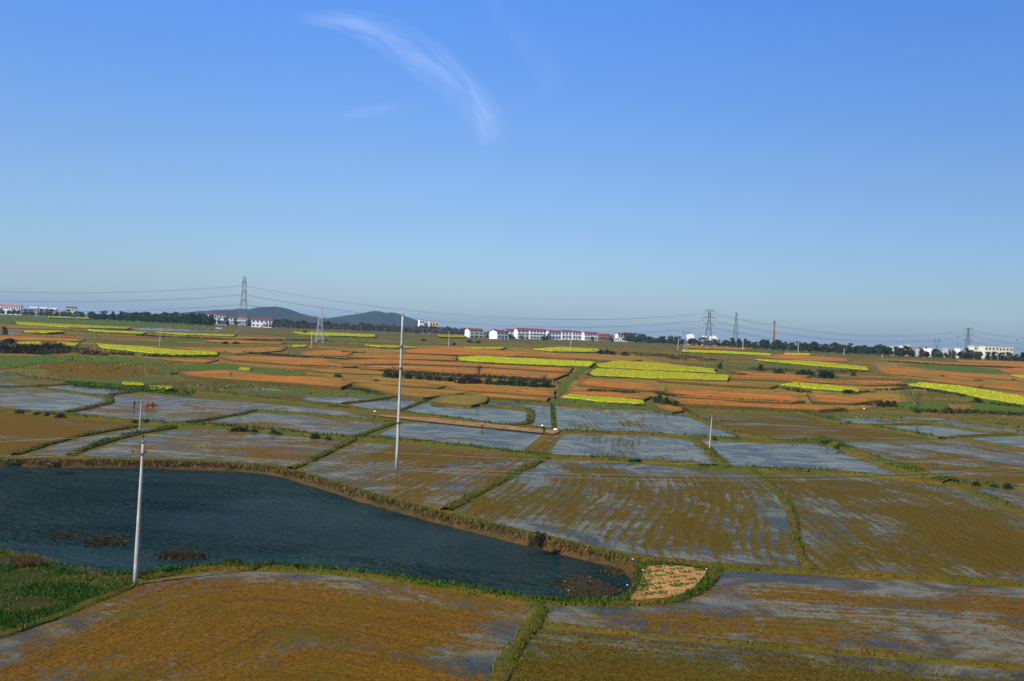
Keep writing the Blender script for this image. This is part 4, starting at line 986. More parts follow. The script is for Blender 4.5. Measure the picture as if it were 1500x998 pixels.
SMALL = [(204, 635, 207, 588, 'short grey pole on the weedy bund left of the ox, with a small crossarm', 1), (1039, 660, 1043, 609, 'thin white pole on the bund between the two blue middle paddies', 1), (234, 510, 235, 482, 'thin white pole at the broad rapeseed strip on the left', 0),
 (456, 511, 457, 484, 'thin white pole just left of the pale lattice tower', 0), (657, 510, 658, 486, 'thin white pole left of the village above the red plots', 0), (836, 508, 837, 487, 'thin pole in front of the white village row', 0),
 (993, 513, 994, 496, 'thin white pole left of the big dark pylon', 0), (1088, 514, 1089, 497, 'grey pole against the belt right of the big pylon', 0), (1169, 517, 1170, 500, 'white pole against the tall right tree belt', 0), (1236, 521, 1237, 510, 'short pole against the tall right tree belt', 0), (1292, 524, 1293, 519, 'shortest white post at the foot of the right tree belt', 0)]
for bx, by, tx, ty, lab, arm in SMALL:
    t, g, tp, h, le, r = pole(bx, by, tx, ty, lab, max(.11, G(bx, by).y*.00037))
    if arm:
        m = MB(); m.box((le*.97, -.1, h*.965), (.95, .09, .10)); c_ = link('crossarm', m.mesh('crossarm', M['rust']), t)
        for q in (-.4, .4): insul(c_, (le*.97+q, -.1, h*.965+.04), 1.3)
    else:
        m = MB(); m.box((le, 0, h*.96), (1.2, .14, .14)); link('crossarm', m.mesh('crossarm', M['rust']), t)

def wire(a, b, sag, r, mat, label, group, name='overhead_wire', n=40):
    a, b = Vector(a), Vector(b); pts = []
    for i in range(n+1):
        s = i/n; p = a.lerp(b, s); p.z -= sag*4*s*(1-s); pts.append(p-a)
    m = MB(); m.tube(pts, r, 5); o = link(name, m.mesh(name, mat, True)); o.location = a
    return tag(o, label, 'wire', group)
D = Vector((84, 25, 0))
for (dx, dz, sg, lab) in ((-.02, .42, 1.75, 'topmost'), (-.6, -.70, 1.7, 'lower left'), (.2, -.72, 2.0, 'lower right')):
    a = top1+Vector((dx if dz > 0 else dx-(le1-x2), -.0 if dz > 0 else -.17, dz))
    if dz > 0: a = Vector((g1.x+le1-.02, g1.y, g1.z+h1+.44))
    else: a = Vector((g1.x+x2+dx, g1.y-.17, g1.z+z2+.25))
    wire(a, a+D, sg, .008, M['cable'], lab+' thin wire running right from the near concrete pole', None)
    wire(a, a-D*.95, sg*.9, .008, M['cable'], lab+' thin wire running left from the near concrete pole', None)

# ------------------------------------------------------------------ lattice pylons
def lattice(px, pb, ty, wb, wt, label, arms, mat, dist=None, head='peak', th=.11, waist=None, rotz=0.0):
    if dist: q = P(px, horizon(px), dist); g = Vector((q.x, dist, terrain(0, dist)))
    else: g = G(px, pb)
    h = P(px, ty, g.y).z-g.z
    t = thing('lattice_pylon', g, label, 'pylon', None, rotz)
    m = MB(); n = max(5, int(h/4.5))
    wid = lambda z: (wb+(wt-wb)*min(1, (z/h)/(waist or 1.0))**.85)/2
    hs = [h*i/n for i in range(n+1)]; cs = ((-1,-1),(1,-1),(1,1),(-1,1))
    for sx, sy in cs: m.tube([(sx*wid(z), sy*wid(z), z) for z in hs], th, 4)
    for z0, z1 in zip(hs, hs[1:]):
        a, b = wid(z0), wid(z1)
        for i in range(4):
            (x0, y0), (x1, y1) = cs[i], cs[(i+1) % 4]
            m.tube([(x0*a, y0*a, z0), (x1*b, y1*b, z1)], th*.6, 3); m.tube([(x1*a, y1*a, z0), (x0*b, y0*b, z1)], th*.6, 3); m.tube([(x0*b, y0*b, z1), (x1*b, y1*b, z1)], th*.6, 3)
    if head == 'peak': m.tube([(-wt/2, 0, h), (0, 0, h+wt*.9), (wt/2, 0, h)], th, 4)
    link('lattice_body', m.mesh('lattice_body', mat), t)
    for z, w in arms:
        m = MB(); a = wid(z)
        for s in (-1, 1):
            for y in (-a, a): m.tube([(s*a, y, z), (s*w, 0, z+.15)], th*.8, 4); m.tube([(s*a, y, z+1.1), (s*w, 0, z+.15)], th*.7, 4)
            for k in (.35, .7): m.tube([(s*(a+(w-a)*k), -a*(1-k), z), (s*(a+(w-a)*k), -a*(1-k), z+1.1*(1-k)+.1)], th*.5, 3)
        c = link('crossarm', m.mesh('crossarm', mat), t)
        for s in (-1, 1):
            mi = MB(); mi.tube([(s*w, 0, z+.1-.22*i) for i in range(9)], [.05, .16]*4+[.05], 7); link('insulator', mi.mesh('insulator', M['porcelain']), c)
    return t, g, h
# big pylon on the left, seen almost along its arms
A_P1 = [37, 32, 27]
zt = lambda px, y, d: H+(horizon(px)-y)*d/F
d1 = G(355, 489).y; p1a = [zt(357, y, d1) for y in (419, 432, 446)]
T1, gp1, hp1 = lattice(355, 489, 406, 5.2, 1.0, 'tallest grey lattice pylon among the left houses, carrying long sagging lines', [(z-G(355, 489).z+1.8, 3.2) for z in p1a], M['steel'], rotz=R(86), th=.085)
lattice(468, 502, 449, 3.7, .8, 'pale lattice tower standing on the red plots right of the white left house', [], M['steellight'], th=.085, head='peak')
d3 = G(1037, 511).y; p3a = [zt(1037, y, d3) for y in (459, 469.4, 479.6)]
T3, gp3, hp3 = lattice(1037, 511, 456, 7.0, 1.3, 'large dark pylon with three crossarms in front of the pine belt', [(p3a[0]-G(1037, 511).z+1.7, 3.8), (p3a[1]-G(1037, 511).z+1.7, 4.6), (p3a[2]-G(1037, 511).z+1.7, 3.8)], M['steeldark'], th=.13, waist=.75)
d6 = 1050; p6a = [zt(1417, y, d6) for y in (485, 493, 501)]
T6, gp6, hp6 = lattice(1417, 512, 481, 6, 1.3, 'dark pylon with three crossarms beside the long cream block at right', [(p6a[0]-13+1.7, 4.6), (p6a[1]-13+1.7, 6.0), (p6a[2]-13+1.7, 4.6)], M['steeldark'], dist=d6, th=.17, waist=.8)
lattice(1077, 500, 458, 5.4, .9, 'slender dark lattice mast without arms between the big pylon and the chimney', [], M['steeldark'], dist=1000, th=.14, head='flat')
def horn_pylon(px, pb, ty, label, dist, mat):
    q = P(px, horizon(px), dist) if dist else G(px, pb); g = Vector((q.x, q.y, terrain(0, q.y))); h = P(px, ty, g.y).z-g.z; k = h/16
    t = thing('horned_pylon', g, label, 'pylon'); m = MB(); th = .11*max(1, g.y/900)
    for sx, sy in ((-1,-1),(1,-1),(1,1),(-1,1)):
        m.tube([(sx*1.4*k, sy*1.4*k, 0), (sx*.5*k, sy*.5*k, h*.55), (sx*2.2*k, sy*.4*k, h*.75), (sx*2.0*k, 0, h)], th, 4)
    for i in range(6):
        z = h*.55*i/6; z2_ = h*.55*(i+1)/6; a = (1.4-.9*i/6)*k; b = (1.4-.9*(i+1)/6)*k
        for s in (-1, 1): m.tube([(-a, s*a, z), (b, s*b, z2_)], th*.6, 3); m.tube([(a, s*a, z), (-b, s*b, z2_)], th*.6, 3)
    link('lattice_body', m.mesh('lattice_body', mat), t)
    m = MB(); m.tube([(-3.2*k, 0, h*.80), (3.2*k, 0, h*.80)], th*1.2, 4); m.tube([(-2.2*k, 0, h*.75), (2.2*k, 0, h*.75)], th, 4); c = link('crossarm', m.mesh('crossarm', mat), t)
    for s in (-2.9, 0, 2.9):
        mi = MB(); mi.tube([(s*k, 0, h*.80-.2*i) for i in range(7)], [.05, .16, .05, .16, .05, .16, .05], 6); link('insulator', mi.mesh('insulator', M['porcelain']), c)
    return t
horn_pylon(1004, 512, 480, 'small two-horned pylon left of the big dark pylon', None, M['steel'])
horn_pylon(1372, 512, 494, 'two-horned pylon rising behind the right tree belt over the little town', 1050, M['steeldark'])
for px, ty, lab in ((1402, 493, 'thin mast with a small head left of the pylon at the cream block'), (1489, 499, 'thin mast with a small head right of the cream block')):
    q = P(px, horizon(px), 1000); g = Vector((q.x, 1000, 13)); h = P(px, ty, 1000).z-13; t = thing('lamp_mast', g, lab, 'mast')
    m = MB(); m.tube([(0, 0, 0), (0, 0, h)], [.3, .16], 8); link('shaft', m.mesh('shaft', M['steel']), t); m = MB(); m.tube([(0, 0, h-.4), (0, 0, h), (0, 0, h+.6)], [.3, .9, .7], 8); link('mast_head', m.mesh('mast_head', M['steeldark']), t)

# conductors
for i in range(3):
    nm = ('upper', 'middle', 'lowest')[i]
    for s in (-1, 1):
        side = 'nearer' if s < 0 else 'farther'
        a = Vector((gp1.x, gp1.y+s*3.2, p1a[i])); b = Vector((gp3.x+s*2.5, gp3.y, p3a[i]))
        wire(a, b, 10.3, .05, M['hvcable'], f'{nm} {side} conductor sagging between the two biggest pylons', None, 'power_line', 60)
        wire(a, Vector((-430, 520+s*3, p1a[i])), 9.5, .05, M['hvcable'], f'{nm} {side} conductor leading left from the tallest pylon', None, 'power_line', 60)
        c = Vector((gp6.x+s*5, gp6.y, p6a[i]))
        wire(b, c, 10, .06, M['hvcable'], f'{nm} {side} conductor between the dark pylon and the one at the cream block', None, 'power_line', 60)
        wire(c, Vector((900, 1250+s*4, p6a[i])), 9, .07, M['hvcable'], f'{nm} {side} conductor leaving the rightmost pylon to the right', None, 'power_line', 40)

# brick chimney
q = P(1133, horizon(1133), 980); hch = P(1134, 470, 980).z-13; t = thing('brick_chimney', (q.x, 980, 13), 'tall slim red brick chimney behind the right tree belt', 'chimney')
m = MB(); m.tube([(0, 0, 0), (0, 0, hch*.5), (0, 0, hch*.88)], [1.3, 1.05, .85], 16); link('shaft', m.mesh('shaft', M['chimbrick'], True), t)
m = MB(); m.tube([(0, 0, hch*.88), (0, 0, hch*.97), (0, 0, hch)], [.85, .8, .95], 16); link('sooty_top', m.mesh('sooty_top', plain('sooty_brick', (.10, .06, .05))), t)

# ------------------------------------------------------------------ houses
WIN = None
def house(x0, x1, yt, yb, label, wall='white', roof='tile', rot=24, floors=2, depth=7.5, d=None, flat=False, balcony=True, cat='house', front=None, hip=False):
    global WIN
    xm = (x0+x1)/2
    if d is None: d = min(1450, max(640, 5*F/max(2.5, yb-horizon(xm))))
    q = P(xm, horizon(xm), d); zg = terrain(0, d); vis = (x1-x0)*d/F; hh = H+(horizon(xm)-yt)*d/F-zg
    view = math.atan2(q.x, d); th = R(rot)-view*0
    W = max(3.5, (vis-depth*abs(math.sin(th+view)))/max(.3, math.cos(th+view)))
    t = thing('village_house' if cat == 'house' else cat.replace(' ', '_'), (q.x, d, zg), label, cat, None, th)
    rh = 0 if flat else min(1.7, hh*.19); hw = hh-rh
    m = MB(); x, y = W/2, depth/2
    m.add([(-x,-y,-.5),(x,-y,-.5),(x,y,-.5),(-x,y,-.5),(-x,-y,hw),(x,-y,hw),(x,y,hw),(-x,y,hw)], [(0,1,5,4),(1,2,6,5),(2,3,7,6),(3,0,4,7),(4,5,6,7)])
    if not flat: m.add([(-x,-y,hw),(-x,y,hw),(-x,0,hw+rh-.02),(x,-y,hw),(x,y,hw),(x,0,hw+rh-.02)], [(0,2,1),(3,4,5)])
    link('wall', m.mesh('wall', M[wall]), t)
    m = MB(); o = .45
    if flat:
        m.box((0, 0, hw+.15), (W+.3, depth+.3, .3)); m.box((0, -y-.1, hw+.55), (W+.2, .18, .5)); m.box((0, y+.1, hw+.55), (W+.2, .18, .5)); link('roof', m.mesh('roof', M['slab']), t)
    else:
        k = o*rh/y; tk = .16
        for s in (-1, 1):
            vs = [(-x-o, s*(y+o), hw-k+.02), (x+o, s*(y+o), hw-k+.02), (x+o, 0, hw+rh+.02), (-x-o, 0, hw+rh+.02)]
            vs += [(a, b, c+tk) for a, b, c in vs]
            m.add(vs, [(0,1,2,3),(7,6,5,4),(0,4,5,1),(1,5,6,2),(3,2,6,7),(0,3,7,4)])
        link('roof', m.mesh('roof', M[roof]), t)
    if front:
        m = MB(); m.box((0, -y-.06, hw/2), (W-.1, .1, hw-.1)); link('front_wall', m.mesh('front_wall', M[front]), t)
    fh = hw/floors; n = max(2, int(W/3.1)); yf = -y-(.13 if front else .02)
    if WIN is None:
        mm = MB(); mm.box((0, 0, 0), (1, .10, 1)); WIN = mm.mesh('window', M['glass'])
    for f in range(floors):
        for i in range(n):
            if f == 0 and i == n//2:
                m = MB(); m.box((-x+W*(i+.5)/n, yf, 1.05), (1.1, .1, 2.1)); link('door', m.mesh('door', M['door']), t); continue
            w = link('window', WIN, t); w.location = (-x+W*(i+.5)/n, yf, f*fh+fh*.55); w.scale = (min(1.7, W/n*.55), 1, fh*.46)
    if balcony and floors > 1:
        m = MB()
        for f in range(1, floors): m.box((0, yf-.55, f*fh), (W*.96, 1.1, .16)); m.box((0, yf-1.05, f*fh+.42), (W*.96, .1, .7))
        for i in range(n+1): m.box((-x*.94+W*.94*i/n, yf-1.0, (floors-1)*fh/2), (.25, .25, (floors-1)*fh))
        link('balcony', m.mesh('balcony', M[wall]), t)
    return t
V = 'white village house '
house(681, 708, 481.5, 495, 'white village house with a bare white gable and cream front, leftmost of the village', 'white', 'tile', 30, 3, front='cream')
house(711, 723, 486, 494, 'small set-back white house with a dark red roof right of the cream-fronted one', 'white', 'tile', 24, 2)
house(717, 744, 483.5, 497, 'white house with a long blank gable, second big one from the left of the village', 'white', 'tile', 34, 2, depth=10)
house(738, 757, 482, 495, 'set-back white house behind the one with the long blank gable', 'white', 'tile', 20, 2)
house(753, 775, 481, 497, 'tallest white village house, where the continuous row begins', 'white', 'tile', 22, 3)
house(773, 800, 482, 497, 'white three-storey house beside the tallest village house', 'white', 'tile', 14, 3)
house(800, 822, 484, 498, 'white house with balconies in the middle of the row, behind the dark garden bush', 'white', 'tile', 18, 2)
house(820, 838, 484, 498, 'white house in the row just behind the thin village pole', 'white', 'tile', 14, 2)
house(836, 851, 485, 498, 'white house at the right end of the continuous village row', 'white', 'tile', 14, 2)
house(852, 875, 486.5, 499, 'white house with a flat terrace between the long row and the brick house', 'white', 'tile', 22, 2)
house(874, 893, 487.5, 499.5, 'orange brick house with an orange roof in the village', 'brickred', 'tileorange', 12, 2)
house(901, 912, 488, 499.5, 'narrow white gable house standing alone at the right of the village', 'white', 'tile', 40, 2, depth=6)
house(911, 928, 487.5, 500, 'brown-grey unfinished house at the right end of the village', 'greywall', 'tile', 12, 2, balcony=False)
house(896, 922, 496, 500.5, 'low white shed in front of the gable house', 'white', 'slab', 8, 1, 4, flat=True, balcony=False, cat='shed')
house(927, 942, 496.5, 501, 'low grey shed at the far right end of the village', 'greywall', 'slab', 8, 1, 4, flat=True, balcony=False, cat='shed')
house(369, 399, 466, 480, 'big white two-storey house with a wide dark red roof on the left plain', 'white', 'tile', 10, 2, balcony=False)
house(337, 352, 464, 473.5, 'white house left of the tallest pylon', 'white', 'tile', 18, 2); house(349, 362, 463, 472.5, 'white house directly behind the tallest pylon', 'white', 'tile', 18, 2, d=1250)
house(301, 318, 458.5, 468.5, 'white house with a broad red roof at the right end of the left tree belt', 'white', 'tile', 14, 2, d=1250); house(316, 330, 460, 467.5, 'small red-roofed house behind the broad red roof', 'white', 'tile', 20, 2, d=1350, balcony=False)
house(319, 336, 468, 474.5, 'low grey house with a dark roof left of the pylon houses', 'greywall', 'slab', 10, 1, d=1000, balcony=False)
house(-8, 31, 446.5, 454.5, 'long white building with a reddish roof at the left edge', 'white', 'tileorange', 8, 2, d=1350, balcony=False); house(97, 112, 449.5, 455.5, 'white red-roofed house above the far left tree belt', 'white', 'tile', 14, 2, d=1380)
for x0, x1, yt, lab in ((43, 56, 450, 'leftmost of three pale grey houses above the far left belt'), (58, 70, 450.5, 'middle one of three pale grey houses above the far left belt'), (72, 84, 451.5, 'rightmost of three pale grey houses above the far left belt')): house(x0, x1, yt, 455, lab, 'greywall', 'slab', 8, 2, d=1440, balcony=False)
house(612, 621, 469, 477, 'white cube-like house on the skyline right of the tall pole', 'white', 'slab', 20, 3, d=1250, flat=True, balcony=False); house(627, 642, 471.5, 479, 'cream flat-roofed building on the skyline right of the tall pole', 'cream', 'slab', 16, 2, d=1250, flat=True, balcony=False)
# town over the right belt
for x0, x1, yt, lab, wl, rf, fl, dd in ((1304, 1318, 509, 'leftmost pale house of the little town above the right belt', 'greywall', 'slab', 2, 900), (1319, 1326, 507.5, 'white narrow house of the town, left of the cream one', 'white', 'slab', 3, 910), (1326, 1338, 506.5, 'cream flat house in the middle of the little town', 'cream', 'slab', 3, 930), (1328, 1335, 511, 'white house low in front of the cream town house', 'white', 'slab', 2, 880),
    (1341, 1352, 509.5, 'grey house of the town with a red roof, left of the horned pylon', 'greywall', 'tile', 2, 910), (1350, 1361, 508.5, 'red-roofed house of the town nearest the horned pylon', 'white', 'tile', 3, 940), (1346, 1360, 514.5, 'low red brick house in front of the town houses', 'brickred', 'tile', 1, 870), (1360, 1368, 511, 'small white house of the town, right of the red roofs', 'white', 'slab', 2, 900),
    (1381, 1398, 512, 'grey house with a dark roof between the horned pylon and the white house', 'greywall', 'slab', 2, 900), (1401, 1409, 511, 'bright white house left of the cream block', 'white', 'slab', 2, 880)):
    house(x0, x1, yt, 520, lab, wl, rf, 14, fl, d=dd, flat=rf == 'slab', balcony=False)
house(1419, 1437, 508, 518, 'lower left wing of the long cream block at right', 'paleyellow', 'slab', 4, 3, 10, d=960, flat=True, balcony=False, cat='building')
house(1436, 1481, 509, 519, 'long cream block with rows of windows at the right edge', 'paleyellow', 'slab', 4, 3, 10, d=930, flat=True, balcony=False, cat='building')
for x0, x1, yt, lab in ((1006, 1016, 489.5, 'white domed shed behind the belt right of the small horned pylon'), (1029, 1035, 492, 'smallest white domed shed behind the belt, left of the big pylon'), (1040, 1049, 492, 'white domed shed behind the belt just right of the big pylon')):
    dd = 1150; xm = (x0+x1)/2; q = P(xm, horizon(xm), dd); w = (x1-x0)*dd/F; h = P(xm, yt, dd).z-13; t = thing('domed_shed', (q.x, dd, 13), lab, 'shed')
    m = MB(); a = [(math.cos(math.pi*i/10), math.sin(math.pi*i/10)) for i in range(11)]; vs = [(c*w/2, s*6, h*.72+b*h*.28) for s in (-1, 1) for c, b in a]
    m.add(vs, [(i, i+1, i+12, i+11) for i in range(10)]+[tuple(range(11))[::-1], tuple(range(11, 22))]); link('roof', m.mesh('roof', M['white']), t)
    m = MB(); m.box((0, 0, h*.36), (w*.98, 11.8, h*.72)); link('wall', m.mesh('wall', M['white']), t)
# small tarp-covered hut by the lake, cars on the field edge
house(318, 324, 482, 486.5, 'tiny white hut at the right end of the small lake', 'white', 'slab', 10, 1, 2.5, flat=True, balcony=False, cat='hut', d=640)

# ------------------------------------------------------------------ people and ox (skin figures)
def skin_mesh(name, verts, edges, radii, mat, sub=2, root=0):
    me = bpy.data.meshes.new(name+'_cage'); me.from_pydata(verts, edges, [])
    o = bpy.data.objects.new(name+'_cage', me); COL.objects.link(o)
    sk = o.modifiers.new('Skin', 'SKIN'); sk.use_smooth_shade = True
    for i, r in enumerate(radii):
        v = me.skin_vertices[0].data[i]; v.radius = r if hasattr(r, '__len__') else (r, r); v.use_root = (i == root)
    sb = o.modifiers.new('Sub', 'SUBSURF'); sb.levels = sub; sb.render_levels = sub
    dg = bpy.context.evaluated_depsgraph_get(); dg.update()
    out = bpy.data.meshes.new_from_object(o.evaluated_get(dg)); out.name = name
    out.materials.clear(); out.materials.append(mat)
    bpy.data.objects.remove(o); bpy.data.meshes.remove(me)
    return out

FAT = 1.45
def person(px, py, hgt, bend, face, label, shirt, hat=None, stride=.22, arms=.5):
    """stooping field worker: face = heading, bend = forward lean of the trunk (radians)"""
    g = G(px, py, .05); t = thing('person', g, label, 'person', None, face); s = hgt/1.65
    hip = Vector((0, 0, .86)); sb, cb = math.sin(bend), math.cos(bend); up = Vector((0, -sb, cb))
    ch = hip+up*.34; nk = hip+up*.55; hd = nk+Vector((0, -sb*.5, cb)).normalized()*.11; ht = hd+Vector((0, -sb*.5, cb)).normalized()*.14
    V = [hip, hip+up*.17, ch, nk, hd, ht]; E = [(0,1),(1,2),(2,3),(3,4),(4,5)]; Rr = [(.15,.12),(.14,.11),(.17,.12),(.07,.07),(.095,.105),(.07,.08)]
    for sx in (-1, 1):
        b = len(V); V += [ch+Vector((sx*.19, 0, 0))+up*.12, ch+Vector((sx*.24, -.05-arms*.10, -.16)), ch+Vector((sx*.20, -.12-arms*.32, -.30)), ch+Vector((sx*.19, -.15-arms*.40, -.36))]
        E += [(2, b), (b, b+1), (b+1, b+2), (b+2, b+3)]; Rr += [.065, .05, .04, .045]
    Rr = [tuple(k*FAT for k in r) if hasattr(r, '__len__') else r*FAT for r in Rr]; body = skin_mesh('body', V, E, Rr, M[shirt]); o = link('body', body, t)
    V = [hip+Vector((0, 0, .02)), hip+Vector((0, 0, -.06))]; E = [(0, 1)]; Rr = [(.155, .125), (.15, .12)]
    for sx in (-1, 1):
        b = len(V); y = sx*stride; V += [Vector((sx*.10, y*.3, .72)), Vector((sx*.11, y*.75-.05, .44)), Vector((sx*.11, y, .08)), Vector((sx*.11, y-.14, .03))]
        E += [(1, b), (b, b+1), (b+1, b+2), (b+2, b+3)]; Rr += [.095, .07, .055, .045]
    Rr = [tuple(k*FAT for k in r) if hasattr(r, '__len__') else r*FAT for r in Rr]; link('trousers', skin_mesh('trousers', V, E, Rr, M['trouser']), t)
    m = MB(); 
    for i in range(6):
        a0 = math.pi*i/10
    m.tube([ht+up*-.10+Vector((0, 0, .0)), ht, ht+up*.05], [.135, .13, .05], 10)
    if hat:
        m = MB(); n = up*.5+Vector((0, 0, .5)); n.normalize(); m.tube([ht+n*-.05, ht+n*-.035, ht+n*.0, ht+n*.13, ht+n*.16], [.27, .28, .15, .11, .02], 14); link('hat', m.mesh('hat', M[hat], True), t)
    else: link('hair', m.mesh('hair', M['hair'], True), t)
    fm = MB(); f = hd+Vector((0, -.085, -.01)); fm.tube([f+Vector((0, .03, -.09)), f, f+Vector((0, .02, .07))], [.055, .08, .06], 8); fm.tube([f+Vector((0, -.07, .0)), f+Vector((0, -.10, -.03))], [.015, .02], 6)
    link('face', fm.mesh('face', M['skin'], True), t)
    t.scale = (s, s, s); return t
person(196, 598, 1.4, .3, R(70), 'person in dark clothes following the brown ox through the flooded field', 'shirtdark', None, .2, .9)
person(706, 628, 1.3, .15, R(80), 'person in a pink jacket and dark trousers walking on the dirt track', 'shirtpink', None, .25, .3)
person(797, 635, 1.6, .75, R(-60), 'bending person in a white hat at the right end of the dirt track', 'navy', 'hatwhite', .2, .6)
person(548, 613, 1.45, .35, R(40), 'person in a khaki jacket and white hat at the left end of the dirt track', 'khaki', 'hatwhite', .15, .5)

def ox(px, py):
    g = G(px, py, -.28)  # hooves sunk in the mud
    g.z = -.28; t = thing('brown_ox', g, 'reddish brown ox standing in the flooded field with its head lowered, facing right', 'ox')
    V = [(-.78,0,1.12),(-.45,0,1.14),(0,0,1.06),(.42,0,1.14),(.75,0,1.08),(1.02,0,.98),(1.22,0,.92),(1.45,0,.72)]; E = [(i, i+1) for i in range(7)]
    Rr = [(.22,.24),(.29,.32),(.34,.38),(.30,.36),(.19,.25),(.14,.19),(.12,.15),(.085,.09)]
    for sy in (-1, 1):
        b = len(V); V += [(-.62, sy*.2, .86), (-.50, sy*.2, .66), (-.74, sy*.2, .40), (-.70, sy*.2, .03)]; E += [(0, b), (b, b+1), (b+1, b+2), (b+2, b+3)]; Rr += [(.15,.17), .11, .065, .06]
        b = len(V); V += [(.46, sy*.2, .80), (.50, sy*.2, .42), (.48, sy*.2, .03)]; E += [(3, b), (b, b+1), (b+1, b+2)]; Rr += [.12, .07, .06]
    b = len(V); V += [(-1.0, 0, 1.1), (-1.06, 0, .7), (-1.04, 0, .45)]; E += [(0, b), (b, b+1), (b+1, b+2)]; Rr += [.035, .03, .05]
    Rr = [tuple(k*1.3 for k in r) if hasattr(r, '__len__') else r*1.5 for r in Rr]; link('body', skin_mesh('body', [Vector(v) for v in V], E, Rr, M['oxhide'], 2, 2), t)
    for s in (-1, 1):
        m = MB(); m.tube([(1.18, s*.1, 1.04), (1.16, s*.26, 1.12), (1.26, s*.33, 1.26)], [.035, .028, .008], 7); link('horn', m.mesh('horn', M['horn'], True), t)
        m = MB(); m.tube([(1.12, s*.12, .98), (1.08, s*.22, .98), (1.06, s*.32, .94)], [.02, .055, .01], 7); link('ear', m.mesh('ear', M['oxhide'], True), t)
    return t
ox(220, 600)
# white sack by the track, white litter by the pond
def sack(px, py, w, h, label, group=None, name='white_sack', z=0.0):
    g = G(px, py, z); m = MB(); s = g.y/F
    m.tube([(-w*.5*s, 0, h*.3*s), (-w*.3*s, .05, h*.45*s), (0, 0, h*.5*s), (w*.32*s, .03, h*.42*s), (w*.5*s, 0, h*.3*s)], [h*.12*s, h*.42*s, h*.5*s, h*.4*s, h*.08*s], 9)
    o = link(name, m.mesh(name, M['litter'], True)); o.location = g; return tag(o, label, 'sack' if 'sack' in name else 'litter', group)
sack(814, 631, 7, 3.5, 'white sack lying on the bund right of the bending person', name='white_sack', z=.25); sack(1266, 600, 2.5, 2.5, 'white bag on the green bank left of the bare tree', name='white_sack')
for x, y, w in ((927, 820, 4.5), (942, 836, 3.5), (919, 858, 4.0), (864, 852, 3.2), (828, 853, 3), (833, 866, 3), (888, 875, 3), (899, 817, 2.5), (1035, 834, 3)):
    inpond = (x < 935 and y > 822) or x in (899,); sack(x, y, w*.65, 1.5, 'scrap of white plastic litter at the right corner of the pond', 'plastic litter around the pond corner', 'plastic_litter', WATER+.02 if inpond else .35)

# seedlings of the vegetable bed
bp = [G(x, y) for x, y in [(950,832),(1000,832),(1034,838),(1012,860),(982,872),(928,878),(940,858)]]; bxy = np.array([(p.x, p.y) for p in bp])
a, b = G(936, 870), G(1020, 858); ux = Vector((b.x-a.x, b.y-a.y, 0)).normalized(); uy = Vector((-ux.y, ux.x, 0)); c = G(985, 850); sd = []
L = Leaves(); pts = []
for r in range(-12, 13):
    for k in range(-14, 15):
        p = c+ux*(k*.62+random.uniform(-.12, .12))+uy*(r*1.0+random.uniform(-.1, .1))
        if inside([(p.x, p.y)], bxy)[0] and random.random() < .8: pts.append((p.x, p.y, .14))
pl = Leaves(); 
for q in range(7):
    ang = q*2*math.pi/7; pl.v.append(np.array([[.03*math.cos(ang+1.57), .03*math.sin(ang+1.57), 0], [-.03*math.cos(ang+1.57), -.03*math.sin(ang+1.57), 0], [.16*math.cos(ang)-.05*math.sin(ang), .16*math.sin(ang)+.05*math.cos(ang), .13], [.22*math.cos(ang), .22*math.sin(ang), .09]])); pl.r.append(np.full(4, random.random())); pl.k.append((4, 1))
pme = pl.mesh('vegetable_seedling', M['greens'])
for p in pts:
    o = link('vegetable_seedling', pme); o.location = p; o.rotation_euler = (0, 0, random.uniform(0, 6)); o.scale = (random.uniform(.9, 1.7),)*3
    tag(o, 'small green seedling in the rows of the sandy bed', 'seedling', 'seedlings in the sandy bed')

# floating dead weed in the pond
def mat_weed(px, py, w, dpx, hgt, label, green=False, n=900):
    w *= .8; dpx *= .8; hgt *= 1.1
    g = G(px, py, WATER); s = g.y/F; vs = [(0, 0, hgt)]; fs = []; K = 26; rings = 6; ph = random.uniform(0, 9)
    dd = dpx*g.y*g.y/(F*(H-WATER))
    for r in range(1, rings+1):
        for k in range(K):
            a = 2*math.pi*k/K; j = 1+.4*mnoise.noise(Vector((math.cos(a)*1.6, math.sin(a)*1.6, ph)))
            x = w/2*s*math.cos(a)*r/rings*j; y = dd/2*math.sin(a)*r/rings*j
            vs.append((x, y, hgt*(1-(r/rings)**2)*(.7+.5*mnoise.noise(Vector((x*1.5, y*1.5, ph))))-.02*(r == rings)))
    for k in range(K): fs.append((0, 1+k, 1+(k+1) % K))
    for r in range(rings-1):
        for k in range(K): fs.append((1+r*K+k, 1+(r+1)*K+k, 1+(r+1)*K+(k+1) % K, 1+r*K+(k+1) % K))
    m = MB(); m.add(vs, fs); t = thing('floating_weed_raft', g, label, 'weed raft'); link('mat', m.mesh('mat', plain('rotten_weed', (.034, .019, .010), .8, .2, .5, 2.5)), t)
    p = np.column_stack([rng.normal(0, w*s*.24, n), rng.normal(0, dd*.24, n), np.full(n, .0)]); L = Leaves(); L.blades(p, max(.12, hgt*1.3), .12, .9); link('stalks', L.mesh('stalks', M['scrub'] if not green else M['dry']), t)
mat_weed(150, 794, 60, 14, .18, 'brown floating weed raft in the pond left of the near pole, biggest of that side'); mat_weed(95, 786, 46, 7, .08, 'thin dark weed streak left of the biggest floating raft'); mat_weed(172, 797, 24, 6, .16, 'small weed raft nearest the pole on its left')
mat_weed(266, 815, 80, 12, .2, 'long brown floating weed raft in the pond right of the near pole', False, 1300); mat_weed(340, 825, 26, 9, .2, 'small round weed raft close to the near pond bank'); mat_weed(858, 862, 100, 36, .12, 'wide black weed raft filling the right corner of the pond', False, 2600); mat_weed(900, 835, 50, 20, .08, 'black weed patch under the far bank in the pond corner', False, 900)

